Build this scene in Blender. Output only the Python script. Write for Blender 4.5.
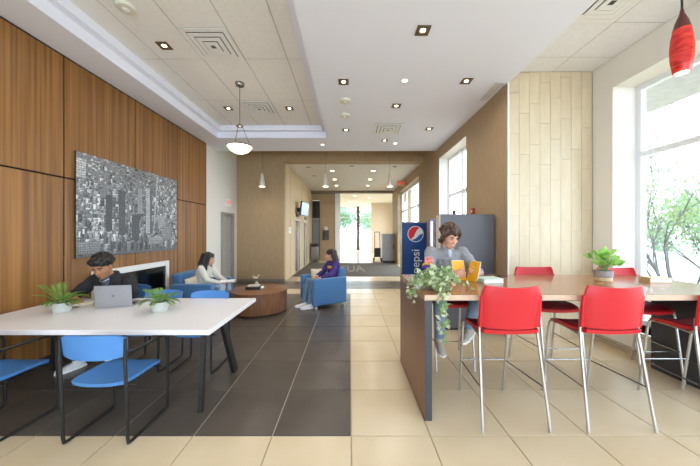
import bpy, bmesh, math, random
import numpy as np
from mathutils import Vector, Matrix, Euler
from math import radians as R, sin, cos, pi

for _o in list(bpy.data.objects):
    bpy.data.objects.remove(_o)
SC = bpy.context.scene
COL = SC.collection
random.seed(7)

# ------------------------------------------------------------------ camera, world, exposure
EYE = 1.567
cam_d = bpy.data.cameras.new('camera')
cam_d.sensor_width = 36.0
cam_d.lens = 36.0 * 270.0 / 700.0
cam_d.clip_start = 0.05
cam_d.clip_end = 300
cam = bpy.data.objects.new('camera', cam_d)
cam.location = (0, 0, EYE)
cam.rotation_euler = (R(90), 0, 0)
COL.objects.link(cam)
SC.camera = cam

world = bpy.data.worlds.new('daylight')
SC.world = world
world.use_nodes = True
_bg = world.node_tree.nodes['Background']
_bg.inputs['Color'].default_value = (0.75, 0.86, 1.0, 1)
_bg.inputs['Strength'].default_value = 13.5

SC.view_settings.view_transform = 'Standard'
SC.view_settings.look = 'None'
SC.view_settings.gamma = 1.0
SC.view_settings.use_curve_mapping = False
SC.view_settings.exposure = -0.55
SC.cycles.use_denoising = True
SC.cycles.max_bounces = 8
SC.cycles.diffuse_bounces = 5
SC.cycles.glossy_bounces = 3
SC.cycles.transmission_bounces = 4
SC.cycles.transparent_max_bounces = 8
SC.cycles.caustics_reflective = False
SC.cycles.caustics_refractive = False
SC.cycles.sample_clamp_indirect = 6.0

LAMP_W = 7.0           # power of one recessed ceiling lamp


def portal(name, loc, rot, sx, sy):
    l = bpy.data.lights.new(name, 'AREA')
    l.shape = 'RECTANGLE'
    l.size = sx
    l.size_y = sy
    l.cycles.is_portal = True
    o = bpy.data.objects.new(name, l)
    o.location = loc
    o.rotation_euler = rot
    COL.objects.link(o)


portal('daylight_portal', (4.06, 0.4, 1.95), (0, R(90), 0), 3.3, 6.7)
portal('daylight_portal', (2.78, 6.3, 2.2), (0, R(90), 0), 2.7, 1.7)
portal('daylight_portal', (2.78, 11.3, 1.8), (0, R(90), 0), 3.5, 4.1)
portal('daylight_portal', (0, -4.2, 1.9), (R(-90), 0, 0), 6.8, 3.4)
portal('daylight_portal', (0.8, 25.3, 2.0), (R(90), 0, 0), 4.5, 4.0)


# ------------------------------------------------------------------ helpers
def srgb(c):
    if isinstance(c, str):
        c = [int(c[i:i + 2], 16) / 255 for i in (0, 2, 4)]
    return tuple((x / 12.92 if x <= 0.04045 else ((x + 0.055) / 1.055) ** 2.4) for x in c) + (1.0,)


MATS = {}


def mat(name, color, rough=0.5, metal=0.0, spec=0.5, var=None, scale=6.0, stretch=(1, 1, 1), detail=4.0,
        bump=0.0, bump_scale=40.0, emit=None, emit_s=0.0, coat=0.0, rand=0.0, sheen=0.0):
    """procedural principled material; var = second colour mixed in by a stretched noise"""
    if name in MATS:
        return MATS[name]
    m = bpy.data.materials.new(name)
    m.use_nodes = True
    nt = m.node_tree
    b = nt.nodes['Principled BSDF']
    b.inputs['Base Color'].default_value = srgb(color)
    b.inputs['Roughness'].default_value = rough
    b.inputs['Metallic'].default_value = metal
    b.inputs['Specular IOR Level'].default_value = spec
    b.inputs['Coat Weight'].default_value = coat
    b.inputs['Sheen Weight'].default_value = sheen
    tc = nt.nodes.new('ShaderNodeTexCoord')
    mp = nt.nodes.new('ShaderNodeMapping')
    mp.inputs['Scale'].default_value = stretch
    nt.links.new(tc.outputs['Object'], mp.inputs['Vector'])
    vec = mp.outputs['Vector']
    oi = None
    if rand or var:
        oi = nt.nodes.new('ShaderNodeObjectInfo')
    if var:
        ad = nt.nodes.new('ShaderNodeVectorMath')
        ad.operation = 'ADD'
        mu = nt.nodes.new('ShaderNodeMath')
        mu.operation = 'MULTIPLY'
        mu.inputs[1].default_value = 37.0
        nt.links.new(oi.outputs['Random'], mu.inputs[0])
        nt.links.new(vec, ad.inputs[0])
        nt.links.new(mu.outputs[0], ad.inputs[1])
        vec2 = ad.outputs['Vector']
        nz = nt.nodes.new('ShaderNodeTexNoise')
        nz.inputs['Scale'].default_value = scale
        nz.inputs['Detail'].default_value = detail
        nt.links.new(vec2, nz.inputs['Vector'])
        rp = nt.nodes.new('ShaderNodeValToRGB')
        rp.color_ramp.elements[0].position = 0.32
        rp.color_ramp.elements[1].position = 0.68
        rp.color_ramp.elements[0].color = srgb(color)
        rp.color_ramp.elements[1].color = srgb(var)
        nt.links.new(nz.outputs['Fac'], rp.inputs['Fac'])
        out = rp.outputs['Color']
        if rand:
            hs = nt.nodes.new('ShaderNodeHueSaturation')
            mr = nt.nodes.new('ShaderNodeMapRange')
            mr.inputs['To Min'].default_value = 1 - rand
            mr.inputs['To Max'].default_value = 1 + rand
            nt.links.new(oi.outputs['Random'], mr.inputs['Value'])
            nt.links.new(mr.outputs[0], hs.inputs['Value'])
            nt.links.new(out, hs.inputs['Color'])
            out = hs.outputs['Color']
        nt.links.new(out, b.inputs['Base Color'])
    if bump:
        n2 = nt.nodes.new('ShaderNodeTexNoise')
        n2.inputs['Scale'].default_value = bump_scale
        n2.inputs['Detail'].default_value = 3.0
        nt.links.new(mp.outputs['Vector'], n2.inputs['Vector'])
        bp = nt.nodes.new('ShaderNodeBump')
        bp.inputs['Strength'].default_value = bump
        bp.inputs['Distance'].default_value = 0.01
        nt.links.new(n2.outputs['Fac'], bp.inputs['Height'])
        nt.links.new(bp.outputs['Normal'], b.inputs['Normal'])
    if emit:
        b.inputs['Emission Color'].default_value = srgb(emit)
        b.inputs['Emission Strength'].default_value = emit_s
    MATS[name] = m
    return m


def glass_mat(name, tint='f4f8fa', gloss=0.07):
    m = bpy.data.materials.new(name)
    m.use_nodes = True
    nt = m.node_tree
    for n in list(nt.nodes):
        nt.nodes.remove(n)
    o = nt.nodes.new('ShaderNodeOutputMaterial')
    t = nt.nodes.new('ShaderNodeBsdfTransparent')
    g = nt.nodes.new('ShaderNodeBsdfGlossy')
    mx = nt.nodes.new('ShaderNodeMixShader')
    t.inputs['Color'].default_value = srgb(tint)
    g.inputs['Roughness'].default_value = 0.02
    mx.inputs['Fac'].default_value = gloss
    nt.links.new(t.outputs[0], mx.inputs[1])
    nt.links.new(g.outputs[0], mx.inputs[2])
    nt.links.new(mx.outputs[0], o.inputs['Surface'])
    MATS[name] = m
    return m


def leaf_mat(name, c1, c2, scale=9.0):
    m = mat(name, c1, 0.5, var=c2, scale=scale, spec=0.3)
    nt = m.node_tree
    b = nt.nodes['Principled BSDF']
    out = nt.nodes['Material Output']
    tr = nt.nodes.new('ShaderNodeBsdfTranslucent')
    mx = nt.nodes.new('ShaderNodeMixShader')
    mx.inputs['Fac'].default_value = 0.35
    src = b.inputs['Base Color'].links[0].from_socket
    nt.links.new(src, tr.inputs['Color'])
    nt.links.new(b.outputs[0], mx.inputs[1])
    nt.links.new(tr.outputs[0], mx.inputs[2])
    nt.links.new(mx.outputs[0], out.inputs['Surface'])
    return m


class MB:
    """collects geometry for one mesh"""

    def __init__(s):
        s.v, s.f = [], []

    def add(s, vs, fs):
        b = len(s.v)
        s.v += [tuple(p) for p in vs]
        s.f += [tuple(b + i for i in f) for f in fs]
        return s

    def box(s, x0, x1, y0, y1, z0, z1):
        vs = [(x, y, z) for x in (x0, x1) for y in (y0, y1) for z in (z0, z1)]
        return s.add(vs, [(0, 1, 3, 2), (4, 6, 7, 5), (0, 4, 5, 1), (2, 3, 7, 6), (0, 2, 6, 4), (1, 5, 7, 3)])

    def bbox(s, x0, x1, y0, y1, z0, z1, r=0.01, seg=2):
        """bevelled box"""
        bm = bmesh.new()
        bmesh.ops.create_cube(bm, size=1.0)
        for v in bm.verts:
            v.co = Vector(((x0 + x1) / 2 + v.co.x * (x1 - x0), (y0 + y1) / 2 + v.co.y * (y1 - y0), (z0 + z1) / 2 + v.co.z * (z1 - z0)))
        bmesh.ops.bevel(bm, geom=bm.edges[:], offset=r, segments=seg, affect='EDGES', profile=0.5)
        bm.verts.index_update()
        s.add([v.co[:] for v in bm.verts], [[v.index for v in f.verts] for f in bm.faces])
        bm.free()
        return s

    def quad(s, a, b, c, d):
        return s.add([a, b, c, d], [(0, 1, 2, 3)])

    def rings(s, rs, cap=True):
        n = len(rs[0])
        b = len(s.v)
        for r in rs:
            s.v += [tuple(p) for p in r]
        for i in range(len(rs) - 1):
            for j in range(n):
                s.f.append((b + i * n + j, b + i * n + (j + 1) % n, b + (i + 1) * n + (j + 1) % n, b + (i + 1) * n + j))
        if cap:
            s.f.append(tuple(b + j for j in reversed(range(n))))
            s.f.append(tuple(b + (len(rs) - 1) * n + j for j in range(n)))
        return s

    def tube(s, pts, r, n=8, closed=False):
        pts = [Vector(p) for p in pts]
        rr = r if isinstance(r, (list, tuple)) else [r] * len(pts)
        rs = []
        t0 = (pts[1] - pts[0]).normalized()
        up = Vector((0, 0, 1)) if abs(t0.z) < 0.9 else Vector((1, 0, 0))
        nx = t0.cross(up).normalized()
        for i, p in enumerate(pts):
            if i == 0:
                t = pts[1] - pts[0]
            elif i == len(pts) - 1:
                t = pts[-1] - pts[-2]
            else:
                t = (pts[i + 1] - p).normalized() + (p - pts[i - 1]).normalized()
            t.normalize()
            nx = (nx - t * nx.dot(t)).normalized()
            ny = t.cross(nx)
            rs.append([p + nx * (rr[i] * cos(2 * pi * k / n)) + ny * (rr[i] * sin(2 * pi * k / n)) for k in range(n)])
        return s.rings(rs)

    def lathe(s, prof, c=(0, 0, 0), n=24, cap=True):
        """prof: list of (radius, z)"""
        rs = [[(c[0] + r * cos(2 * pi * k / n), c[1] + r * sin(2 * pi * k / n), c[2] + z) for k in range(n)] for r, z in prof]
        return s.rings(rs, cap)

    def ell(s, c, rx, ry, rz, M=None, nu=14, nv=10):
        c = Vector(c)
        M = M or Matrix.Identity(3)
        rs = []
        for i in range(1, nv):
            a = pi * i / nv
            rs.append([c + M @ Vector((rx * sin(a) * cos(2 * pi * k / nu), ry * sin(a) * sin(2 * pi * k / nu), -rz * cos(a))) for k in range(nu)])
        b = len(s.v)
        s.rings(rs, cap=False)
        n = len(rs)
        s.v += [tuple(c + M @ Vector((0, 0, -rz))), tuple(c + M @ Vector((0, 0, rz)))]
        lo, hi = len(s.v) - 2, len(s.v) - 1
        for k in range(nu):
            s.f.append((b + (k + 1) % nu, b + k, lo))
            s.f.append((b + (n - 1) * nu + k, b + (n - 1) * nu + (k + 1) % nu, hi))
        return s

    def limb(s, pts, rad):
        """spheres at the joints joined by cones (for remeshed bodies)"""
        pts = [Vector(p) for p in pts]
        for i, p in enumerate(pts):
            s.ell(p, rad[i], rad[i], rad[i], nu=12, nv=8)
            if i:
                s.tube([pts[i - 1], p], [rad[i - 1], rad[i]], n=12)
        return s

    def mesh(s, name, m, smooth=False):
        me = bpy.data.meshes.new(name)
        me.from_pydata(s.v, [], s.f)
        me.update()
        if m:
            me.materials.append(m)
        if smooth:
            me.polygons.foreach_set('use_smooth', [True] * len(me.polygons))
            try:
                me.set_sharp_from_angle(angle=R(42))
            except Exception:
                pass
        return me

    def obj(s, name, m, parent=None, smooth=False, loc=None, rot=None):
        o = bpy.data.objects.new(name, s.mesh(name, m, smooth))
        COL.objects.link(o)
        if parent:
            o.parent = parent
        if loc:
            o.location = loc
        if rot:
            o.rotation_euler = rot
        return o


def tag(o, label=None, cat=None, group=None, kind=None):
    if label:
        o['label'] = label
    if cat:
        o['category'] = cat
    if group:
        o['group'] = group
    if kind:
        o['kind'] = kind
    return o


def thing(name, label, cat, loc=(0, 0, 0), rz=0.0, group=None):
    o = bpy.data.objects.new(name, None)
    o.empty_display_size = 0.1
    o.location = loc
    o.rotation_euler = (0, 0, rz)
    COL.objects.link(o)
    return tag(o, label, cat, group)


def struct(o):
    o['kind'] = 'structure'
    return o


def copy_tree(o, parent=None):
    c = o.copy()
    COL.objects.link(c)
    if parent:
        c.parent = parent
    for ch in o.children:
        copy_tree(ch, c)
    return c


def share(name, me, loc, parent, rot=None, scale=None):
    o = bpy.data.objects.new(name, me)
    COL.objects.link(o)
    o.parent = parent
    o.location = loc
    if rot:
        o.rotation_euler = rot
    if scale:
        o.scale = scale
    return o


# ------------------------------------------------------------------ materials
M_soffit = mat('painted_ceiling', 'eff0fb', 0.7, spec=0.2)
M_ctile = mat('ceiling_tile_white', 'f3f1ee', 0.85, var='eeebe7', scale=30, spec=0.1, bump=0.15, bump_scale=120)
M_grid = mat('ceiling_grid', 'bdb8b0', 0.6)
M_white = mat('white_wall_paint', 'e6e2d9', 0.7, spec=0.25)
M_trimw = mat('white_trim', 'efece6', 0.5)
M_wood = mat('walnut_veneer', '6f4923', 0.42, var='a1703a', scale=1.0, stretch=(9, 24, 0.35), detail=6, rand=0.05, spec=0.4)
M_woodgap = mat('panel_gap', '1d140d', 0.9)
M_beige = mat('beige_wallcovering', 'a68c6a', 0.6, var='b19876', scale=2.5, stretch=(18, 18, 2.0), detail=5, spec=0.25, bump=0.12, bump_scale=60)
M_beigel = mat('pale_oak_wallcovering', 'c7ad86', 0.55, var='d0b792', scale=2.5, stretch=(12, 12, 1.0), detail=5, spec=0.3)
M_walltile = mat('cream_wall_tile', 'cab797', 0.38, var='d1c0a1', scale=2.0, stretch=(6, 6, 1.5), rand=0.03)
M_walltg = mat('wall_tile_joint', 'b8a582', 0.8)
M_ftb = mat('beige_floor_tile', 'cdb895', 0.22, var='d5c2a2', scale=1.6, rand=0.025, spec=0.45)
M_ftd = mat('charcoal_floor_tile', '4e463e', 0.30, var='5b5249', scale=3.0, rand=0.05, spec=0.45)
M_gb = mat('beige_grout', 'a89779', 0.9)
M_gd = mat('pale_grout', 'bdb3a7', 0.9)
M_mat = mat('entrance_mat_pile', '6b635a', 0.95, var='5d564e', scale=30, spec=0.1)
M_black = mat('black_metal', '23211f', 0.42, metal=0.2)
M_dark = mat('charcoal_laminate', '3a3a3d', 0.5)
M_chrome = mat('brushed_chrome', 'c9c7c3', 0.28, metal=0.9)
M_alum = mat('white_aluminium', 'e9ebee', 0.4)
M_glass = glass_mat('window_glass')
M_red = mat('red_plastic', 'c01c25', 0.38, spec=0.45)
M_redseat = mat('dark_red_seat_pad', '9c1626', 0.7, var='8a1020', scale=60)
M_bluefab = mat('blue_chair_plastic', '4a82c0', 0.5)
M_sofa = mat('blue_upholstery', '44729f', 0.85, var='3e6a97', scale=60, sheen=0.2, bump=0.1, bump_scale=300)
M_wtable = mat('white_laminate', 'eae6e6', 0.35)
M_wtedge = mat('laminate_edge', 'cfc6bf', 0.5)
M_bart = mat('bar_walnut_laminate', '8a5a36', 0.22, var='a06d45', scale=2.0, stretch=(1.2, 14, 14), detail=5, spec=0.5, coat=0.15)
M_barp = mat('bar_panel_laminate', '6e4a33', 0.35, var='805840', scale=2.0, stretch=(14, 14, 0.8), detail=5)
M_baredge = mat('bar_edge_band', 'c3a58c', 0.4)
M_drum = mat('drum_walnut', '6f4830', 0.28, var='8d6245', scale=2.5, stretch=(10, 10, 1.0), detail=5, spec=0.5)
M_lampon = mat('lamp_glow', 'fff1d6', 0.4, emit='ffe9c4', emit_s=14.0)
M_lampwhite = mat('lamp_glow_soft', 'fff6e8', 0.4, emit='fff3e0', emit_s=3.5)
M_bronze = mat('bronze_lamp_trim', '6f5a43', 0.4, metal=0.5)
M_vent = mat('vent_white_metal', 'efeeec', 0.5)
M_ventd = mat('vent_shadow', '6e6a66', 0.8)
M_steel = mat('brushed_steel', '9b9893', 0.22, metal=0.9, var='8b8883', scale=2, stretch=(40, 40, 0.5))
M_paper = mat('paper_white', 'f1efea', 0.7)


# ------------------------------------------------------------------ floor
T = 0.61
X0, Y0 = 0.01, 2.084
XL, XR = -3.65, 3.62
XM = 2.36               # right wall of the lobby beyond the bar bay
YB = 4.03               # tiled return wall
YH = 8.7                # wall / header plane at the corridor
fl = MB()
fl.box(-9, 9, -6, 34, -0.12, -0.006)
floor = struct(fl.obj('floor', M_gb))
gd = MB()
gd.box(XL, X0, Y0, Y0 + 8 * T, -0.0055, -0.0045)
gd.box(XL, XM, Y0 + 9 * T, Y0 + 11 * T, -0.0055, -0.0045)
gd.obj('grout_bed', M_gd, floor)
g = 0.0045
tile_b = MB().box(g, T - g, g, T - g, -0.01, 0).mesh('floor_tile', M_ftb)
tile_d = MB().box(g, T - g, g, T - g, -0.01, 0).mesh('floor_tile', M_ftd)
for j in range(-2, 13):
    for i in range(-6, 6):
        x, y = X0 + i * T, Y0 + j * T
        if y > YB and x >= XM:
            continue
        if y > 8.6 and x < -2.3:
            continue
        dark = (x < -0.01 and 0 <= j < 8) or j in (9, 10)
        share('floor_tile', tile_d if dark else tile_b, (x, y, 0), floor)
rest = MB()
rest.box(XL, XR, -4.4, Y0 - 2 * T, -0.006, 0)
rest.box(-2.4, 3.4, Y0 + 13 * T, 25.2, -0.006, 0)
rest.obj('far_paving', M_ftb, floor)
mt = MB()
mt.bbox(-2.1, 2.3, 9.75, 14.0, 0.0, 0.012, 0.004, 1)
wm = mt.obj('entrance_mat', M_mat)
tag(wm, 'long grey entrance mat lying across the corridor behind the blue armchair', 'mat')
# pale lettering woven into the mat
fc = bpy.data.curves.new('mat_lettering', 'FONT')
fc.body = 'LSUA'
fc.size = 1.0
fc.align_x = 'LEFT'
_t = bpy.data.objects.new('tmp', fc)
COL.objects.link(_t)
bpy.context.view_layer.update()
_me = bpy.data.meshes.new_from_object(_t.evaluated_get(bpy.context.evaluated_depsgraph_get()))
bpy.data.objects.remove(_t)
_me.materials.append(mat('mat_letter_pale', '877e71', 0.95))
_xs = [v.co.x for v in _me.vertices]
_w = max(_xs) - min(_xs)
mo = bpy.data.objects.new('mat_lettering', _me)
COL.objects.link(mo)
mo.parent = wm
mo.scale = (1.25 / _w, 2.9, 1)
mo.location = (-0.68, 10.9, 0.0135)


# ------------------------------------------------------------------ walls
def wall_x(name, m, x0, x1, y0, y1, z0, z1, holes):
    """wall slab in the YZ plane with rectangular openings (y0,y1,z0,z1)"""
    b = MB()
    ys = sorted({y0, y1, *[h[0] for h in holes], *[h[1] for h in holes]})
    for a, c in zip(ys[:-1], ys[1:]):
        hs = [h for h in holes if h[0] <= a and h[1] >= c]
        z = z0
        for h in sorted(hs, key=lambda q: q[2]):
            if h[2] > z:
                b.box(x0, x1, a, c, z, h[2])
            z = h[3]
        if z < z1:
            b.box(x0, x1, a, c, z, z1)
    return struct(b.obj(name, m))


# left wall: slab with white paint, timber panels in front of it
ws = wall_x('wall_left', M_white, -3.95, -3.65, -4.4, 8.9, 0, 4.4, [(7.62, 8.45, 0, 2.17)])
wp = MB().box(-3.65, -3.625, 0.0, 6.80, 0, 3.82).obj('wall_left_timber', M_woodgap)
struct(wp)
pw = 1.13
yb = [6.80 - k * pw for k in range(7)]
for k in range(6):
    a, c = yb[k + 1], yb[k]
    for z0, z1 in ((0.0, 0.10), (0.105, 2.27), (2.278, 3.805)):
        if z1 < 0.2:
            continue
        b = MB().bbox(-0.0, 0.018, 0.009, c - a - 0.009, 0, z1 - z0 - 0.012, 0.002, 1)
        share('wood_panel', b.mesh('wood_panel', M_wood), (-3.63, a, z0), wp)
struct(MB().box(-3.65, -3.61, 0.0, 6.80, 0, 0.10).obj('baseboard_left', mat('dark_base', '2b211a', 0.6)))

# grey door in the white wall
d1 = thing('door_1', None, None, (-3.65, 7.62, 0))
struct(d1)
fr = MB()
fr.box(-0.3, 0.03, 0, 0.07, 0, 2.17).box(-0.3, 0.03, 0.76, 0.83, 0, 2.17).box(-0.3, 0.03, 0.07, 0.76, 2.10, 2.17)
fr.obj('door_frame', mat('grey_door_paint', '9b968f', 0.5), d1)
dl = MB().box(-0.10, -0.05, 0.07, 0.76, 0.01, 2.10).obj('door_leaf', mat('grey_door_leaf', 'a9a49c', 0.5), d1)
MB().tube([(-0.05, 0.15, 1.0), (0.0, 0.15, 1.0), (0.0, 0.28, 1.0)], 0.01).obj('handle', M_chrome, dl)

# beige wall left of the corridor, header above the corridor
struct(MB().box(-3.65, -2.125, YH, YH + 0.2, 0, 4.3).obj('wall_back_left', M_beige))
struct(MB().box(-3.64, -2.115, YH - 0.012, YH + 0.1, 0, 0.09).obj('baseboard_back', mat('grey_base', '7d7263', 0.6)))
struct(MB().box(-2.125, XM + 0.02, YH, YH + 0.35, 3.87, 4.3).obj('wall_header', M_beige))
# corridor left wall with two lift doors
wc = wall_x('wall_corridor_left', M_beigel, -2.425, -2.125, YH + 0.2, 15.1, 0, 4.0, [(10.35, 11.45, 0, 2.14), (12.25, 13.35, 0, 2.14)])
for k, yy in enumerate((9.6, 11.85, 13.7)):
    MB().box(-2.126, -2.119, yy, yy + 0.02, 0.1, 3.85).obj('panel_joint', mat('joint_strip', 'b39a74', 0.6), wc)
for n, y in ((2, 10.35), (3, 12.25)):
    dd = thing('door_%d' % n, None, None, (-2.125, y, 0))
    struct(dd)
    MB().box(-0.05, 0.02, 0, 0.08, 0, 2.14).box(-0.05, 0.02, 1.02, 1.1, 0, 2.14).box(-0.05, 0.02, 0.08, 1.02, 2.05, 2.14).obj('door_frame', mat('lift_frame', 'cfc6b5', 0.35, metal=0.3), dd)
    MB().box(-0.10, -0.06, 0.08, 0.548, 0.01, 2.05).obj('door_leaf', M_steel, dd)
    MB().box(-0.10, -0.06, 0.552, 1.02, 0.01, 2.05).obj('door_leaf', M_steel, dd)
    MB().box(0.0, 0.03, 0.3, 0.8, 2.22, 2.30).obj('floor_indicator', M_black, dd)

# far wall of the corridor
bw = MB()
bw.box(-2.425, -2.12, 15.1, 15.3, 0, 4.0).box(-2.12, -1.68, 15.1, 15.3, 3.42, 4.0).box(-1.68, -0.81, 15.1, 15.3, 0, 4.0).box(-2.12, -1.68, 15.1, 15.3, 0, 0.08)
struct(bw.obj('wall_far', M_beige))
struct(MB().box(-0.83, -0.55, 15.05, 15.35, 0, 3.9).obj('trim_1', M_trimw))
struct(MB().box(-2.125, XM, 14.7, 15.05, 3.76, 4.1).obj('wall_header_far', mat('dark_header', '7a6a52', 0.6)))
cab = thing('doorway_panels', 'tall dark doorway beside the far corridor wall, made up of cabinet panels', 'cabinet', (-1.9, 15.14, 0.08))  # made-up dark panels standing in for a doorway seen beyond
MB().box(-0.21, 0.21, 0.3, 0.34, 0, 3.3).box(-0.215, -0.19, 0, 0.3, 0, 3.3).box(0.19, 0.215, 0, 0.3, 0, 3.3).obj('body', M_dark, cab)
MB().box(-0.19, 0.19, 0.02, 0.05, 2.35, 3.3).obj('upper_panel', mat('black_gloss', '151515', 0.2), cab)
MB().box(-0.19, 0.19, 0.02, 0.05, 2.2, 2.33).obj('rail', mat('rail_grey', '8d8a84', 0.5), cab)
MB().box(-0.19, 0.19, 0.03, 0.05, 0.75, 2.18).obj('door_pane', mat('grey_glass', '7e7f7c', 0.15), cab)
MB().box(-0.19, 0.19, 0.02, 0.05, 0.0, 0.73).obj('lower_panel', mat('black_gloss', '151515', 0.2), cab)

# right wall of the lobby and corridor, with a window and a glazed front
HEAD = 3.545
wall_x('wall_right', M_beige, XM, XM + 0.34, YB + 0.012, 15.05, 0, 4.4, [(5.49, 7.16, 1.0, HEAD), (9.25, 13.35, 0, 3.53)])
# white lining of the window reveal
lin = MB()
lin.box(XM + 0.003, XM + 0.34, 7.15, 7.162, 1.0, HEAD).box(XM + 0.003, XM + 0.34, 5.488, 5.50, 1.0, HEAD)
lin.box(XM + 0.003, XM + 0.34, 5.49, 7.16, HEAD - 0.012, HEAD + 0.001).box(XM + 0.003, XM + 0.34, 5.49, 7.16, 0.999, 1.012)
struct(lin.obj('trim_2', M_trimw))
# bay at the right: tiled return wall, window wall
tw = struct(MB().box(XM + 0.012, 4.2, YB + 0.0118, YB + 0.34, 0, 4.4).obj('wall_return', M_walltg))
tw_w, tw_h = 0.155, 0.61
for i in range(8):
    x = XM + 0.012 + i * tw_w
    off = (0.0, 0.31, 0.16, 0.46, 0.08, 0.38, 0.23, 0.52)[i]
    z = -off
    while z < 3.97:
        a, c = max(z, 0.0), min(z + tw_h, 3.97)
        if c - a > 0.05:
            b = MB().box(0.0018, tw_w - 0.0018, 0, 0.014, 0.0018, c - a - 0.0018).mesh('wall_tile', M_walltile)
            share('wall_tile', b, (x, YB + random.uniform(-0.001, 0.001), a), tw)
        z += tw_h
struct(MB().box(XM - 0.006, XM + 0.014, YB - 0.006, YB + 0.012, 0, 3.82).obj('trim_3', M_trimw))   # corner bead
wall_x('wall_window', M_white, XR, 4.02, -4.4, YB + 0.0, 0, 4.4, [(-2.9, 3.72, 0.33, 3.57)])
struct(MB().box(XR - 0.012, XR, -4.2, YB, 0, 0.1).obj('baseboard_right', mat('tan_base', 'b09c80', 0.6)))
struct(MB().box(XR - 0.03, 4.02, -2.9, 3.72, 0.31, 0.33).obj('trim_4', M_trimw))


def window_x(n, x, y0, y1, z0, z1, vs, hs, w=0.05, dep=0.07):
    """glazed frame in the YZ plane: frame bars and one pane per bay"""
    t = thing('window_%d' % n, None, None, (x, y0, z0))
    struct(t)
    W, H = y1 - y0, z1 - z0
    f = MB()
    f.box(0, dep, 0, w, 0, H).box(0, dep, W - w, W, 0, H).box(0, dep, w, W - w, 0, w).box(0, dep, w, W - w, H - w, H)
    f.obj('window_frame', M_alum, t)
    for v in vs:
        MB().box(0.003, dep - 0.003, v - y0 - w / 2, v - y0 + w / 2, w, H - w).obj('mullion', M_alum, t)
    yy = [y0] + list(vs) + [y1]
    for h in hs:
        MB().box(0.005, dep - 0.005, w, W - w, h - z0 - w / 2, h - z0 + w / 2).obj('transom', M_alum, t)
    zz = [z0] + list(hs) + [z1]
    for a, c in zip(yy[:-1], yy[1:]):
        for p, q in zip(zz[:-1], zz[1:]):
            MB().box(dep * 0.45, dep * 0.55, a - y0 + 0.01, c - y0 - 0.01, p - z0 + 0.01, q - z0 - 0.01).obj('pane', M_glass, t)
    return t


window_x(1, 3.94, -2.9, 3.72, 0.33, 3.57, (-1.2, 0.5, 2.15), (2.64,), w=0.065)
window_x(2, XM + 0.25, 5.49, 7.16, 1.0, HEAD, (6.3,), (2.55,), w=0.07)
window_x(3, XM + 0.2, 9.25, 13.35, 0.0, 3.53, (10.25, 11.3, 12.35), (1.9, 2.62), w=0.07)

# unseen wall behind the camera, glazed broadly to let in fill daylight
bk = MB()
bk.box(-3.95, 4.02, -4.4, -4.1, 3.6, 4.4).box(-3.95, -3.4, -4.4, -4.1, 0, 3.6).box(3.4, 4.02, -4.4, -4.1, 0, 3.6).box(-3.4, 3.4, -4.4, -4.1, 0, 0.2)
struct(bk.obj('wall_front', M_white))
t4 = struct(thing('window_4', None, None, (-3.4, -4.3, 0.2)))
fb = MB()
for k in range(5):
    fb.box(k * 1.7 - 0.03, k * 1.7 + 0.03, 0, 0.08, 0, 3.4)
fb.box(0, 6.8, 0.01, 0.07, 0, 0.06).box(0, 6.8, 0.01, 0.07, 3.34, 3.4)
fb.obj('window_frame', M_alum, t4)
for k in range(4):
    MB().box(k * 1.7 + 0.03, k * 1.7 + 1.67, 0.035, 0.045, 0.05, 3.35).obj('pane', M_glass, t4)

# ------------------------------------------------------------------ ceiling
ZS, ZT, ZR = 3.82, 4.08, 3.975
TX0, TX1, TY1, TY0 = -3.13, -0.55, 6.40, -1.6
ce = MB()
ce.box(-3.65, TX0, -4.4, 7.42, ZS, 4.4)
ce.box(TX1, 2.39, -4.4, 7.42, ZS, 4.4)
ce.box(TX0, TX1, TY1, 7.42, ZS, 4.4)
ce.box(TX0, TX1, -4.4, TY0, ZS, 4.4)
ceil = struct(ce.obj('ceiling', M_soffit))
cs = MB()
cs.box(-3.65, XM + 0.1, 7.42, YH, 4.25, 4.4)
struct(cs.obj('ceiling_slot', mat('slot_paint', 'b3a184', 0.7)))
cc = MB().box(-2.425, XM + 0.3, YH + 0.35, 14.7, 3.87, 4.1)
struct(cc.obj('ceiling_corridor', mat('corridor_ceiling', 'd9d2c7', 0.7)))
# stepped crown round the tray
tr = MB()
s1, zl = 0.10, 3.965
tr.box(TX0, TX0 + s1, TY0, TY1, zl, ZT + 0.02).box(TX1 - s1, TX1, TY0, TY1, zl, ZT + 0.02)
tr.box(TX0 + s1, TX1 - s1, TY1 - s1, TY1, zl, ZT + 0.02).box(TX0 + s1, TX1 - s1, TY0, TY0 + s1, zl, ZT + 0.02)
struct(tr.obj('trim_5', M_soffit))


def tile_ceiling(name, xs, ys, z, m):
    """suspended ceiling: grid bed and one tile per bay"""
    bed = MB().box(xs[0], xs[-1], ys[0], ys[-1], z + 0.004, z + 0.1)
    p = struct(bed.obj(name, M_grid))
    for a, c in zip(xs[:-1], xs[1:]):
        for e, f in zip(ys[:-1], ys[1:]):
            b = MB().box(0.007, c - a - 0.007, 0.007, f - e - 0.007, 0, 0.012).mesh('ceiling_tile', m)
            share('ceiling_tile', b, (a, e, z), p)
    return p


tile_ceiling('ceiling_tray', [TX0 + s1, -2.735, -2.125, -1.515, -0.905, TX1 - s1], [TY0 + s1, -0.98, 0.24, 1.46, 2.68, 3.9, 5.12, TY1 - s1], ZT, M_ctile)
tile_ceiling('ceiling_bay', [2.39, 3.02, XR], [-4.1, -3.01, -2.4, -1.79, -1.18, -0.57, 0.04, 0.65, 1.26, 1.87, 2.48, 3.09, 3.70, YB + 0.01], ZR, mat('bay_tile', 'f0eff0', 0.85, var='e9e8ea', scale=30, spec=0.1))
struct(MB().box(2.36, 4.2, -4.4, YB + 0.3, 4.1, 4.4).obj('ceiling_deck', M_soffit))

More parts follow.
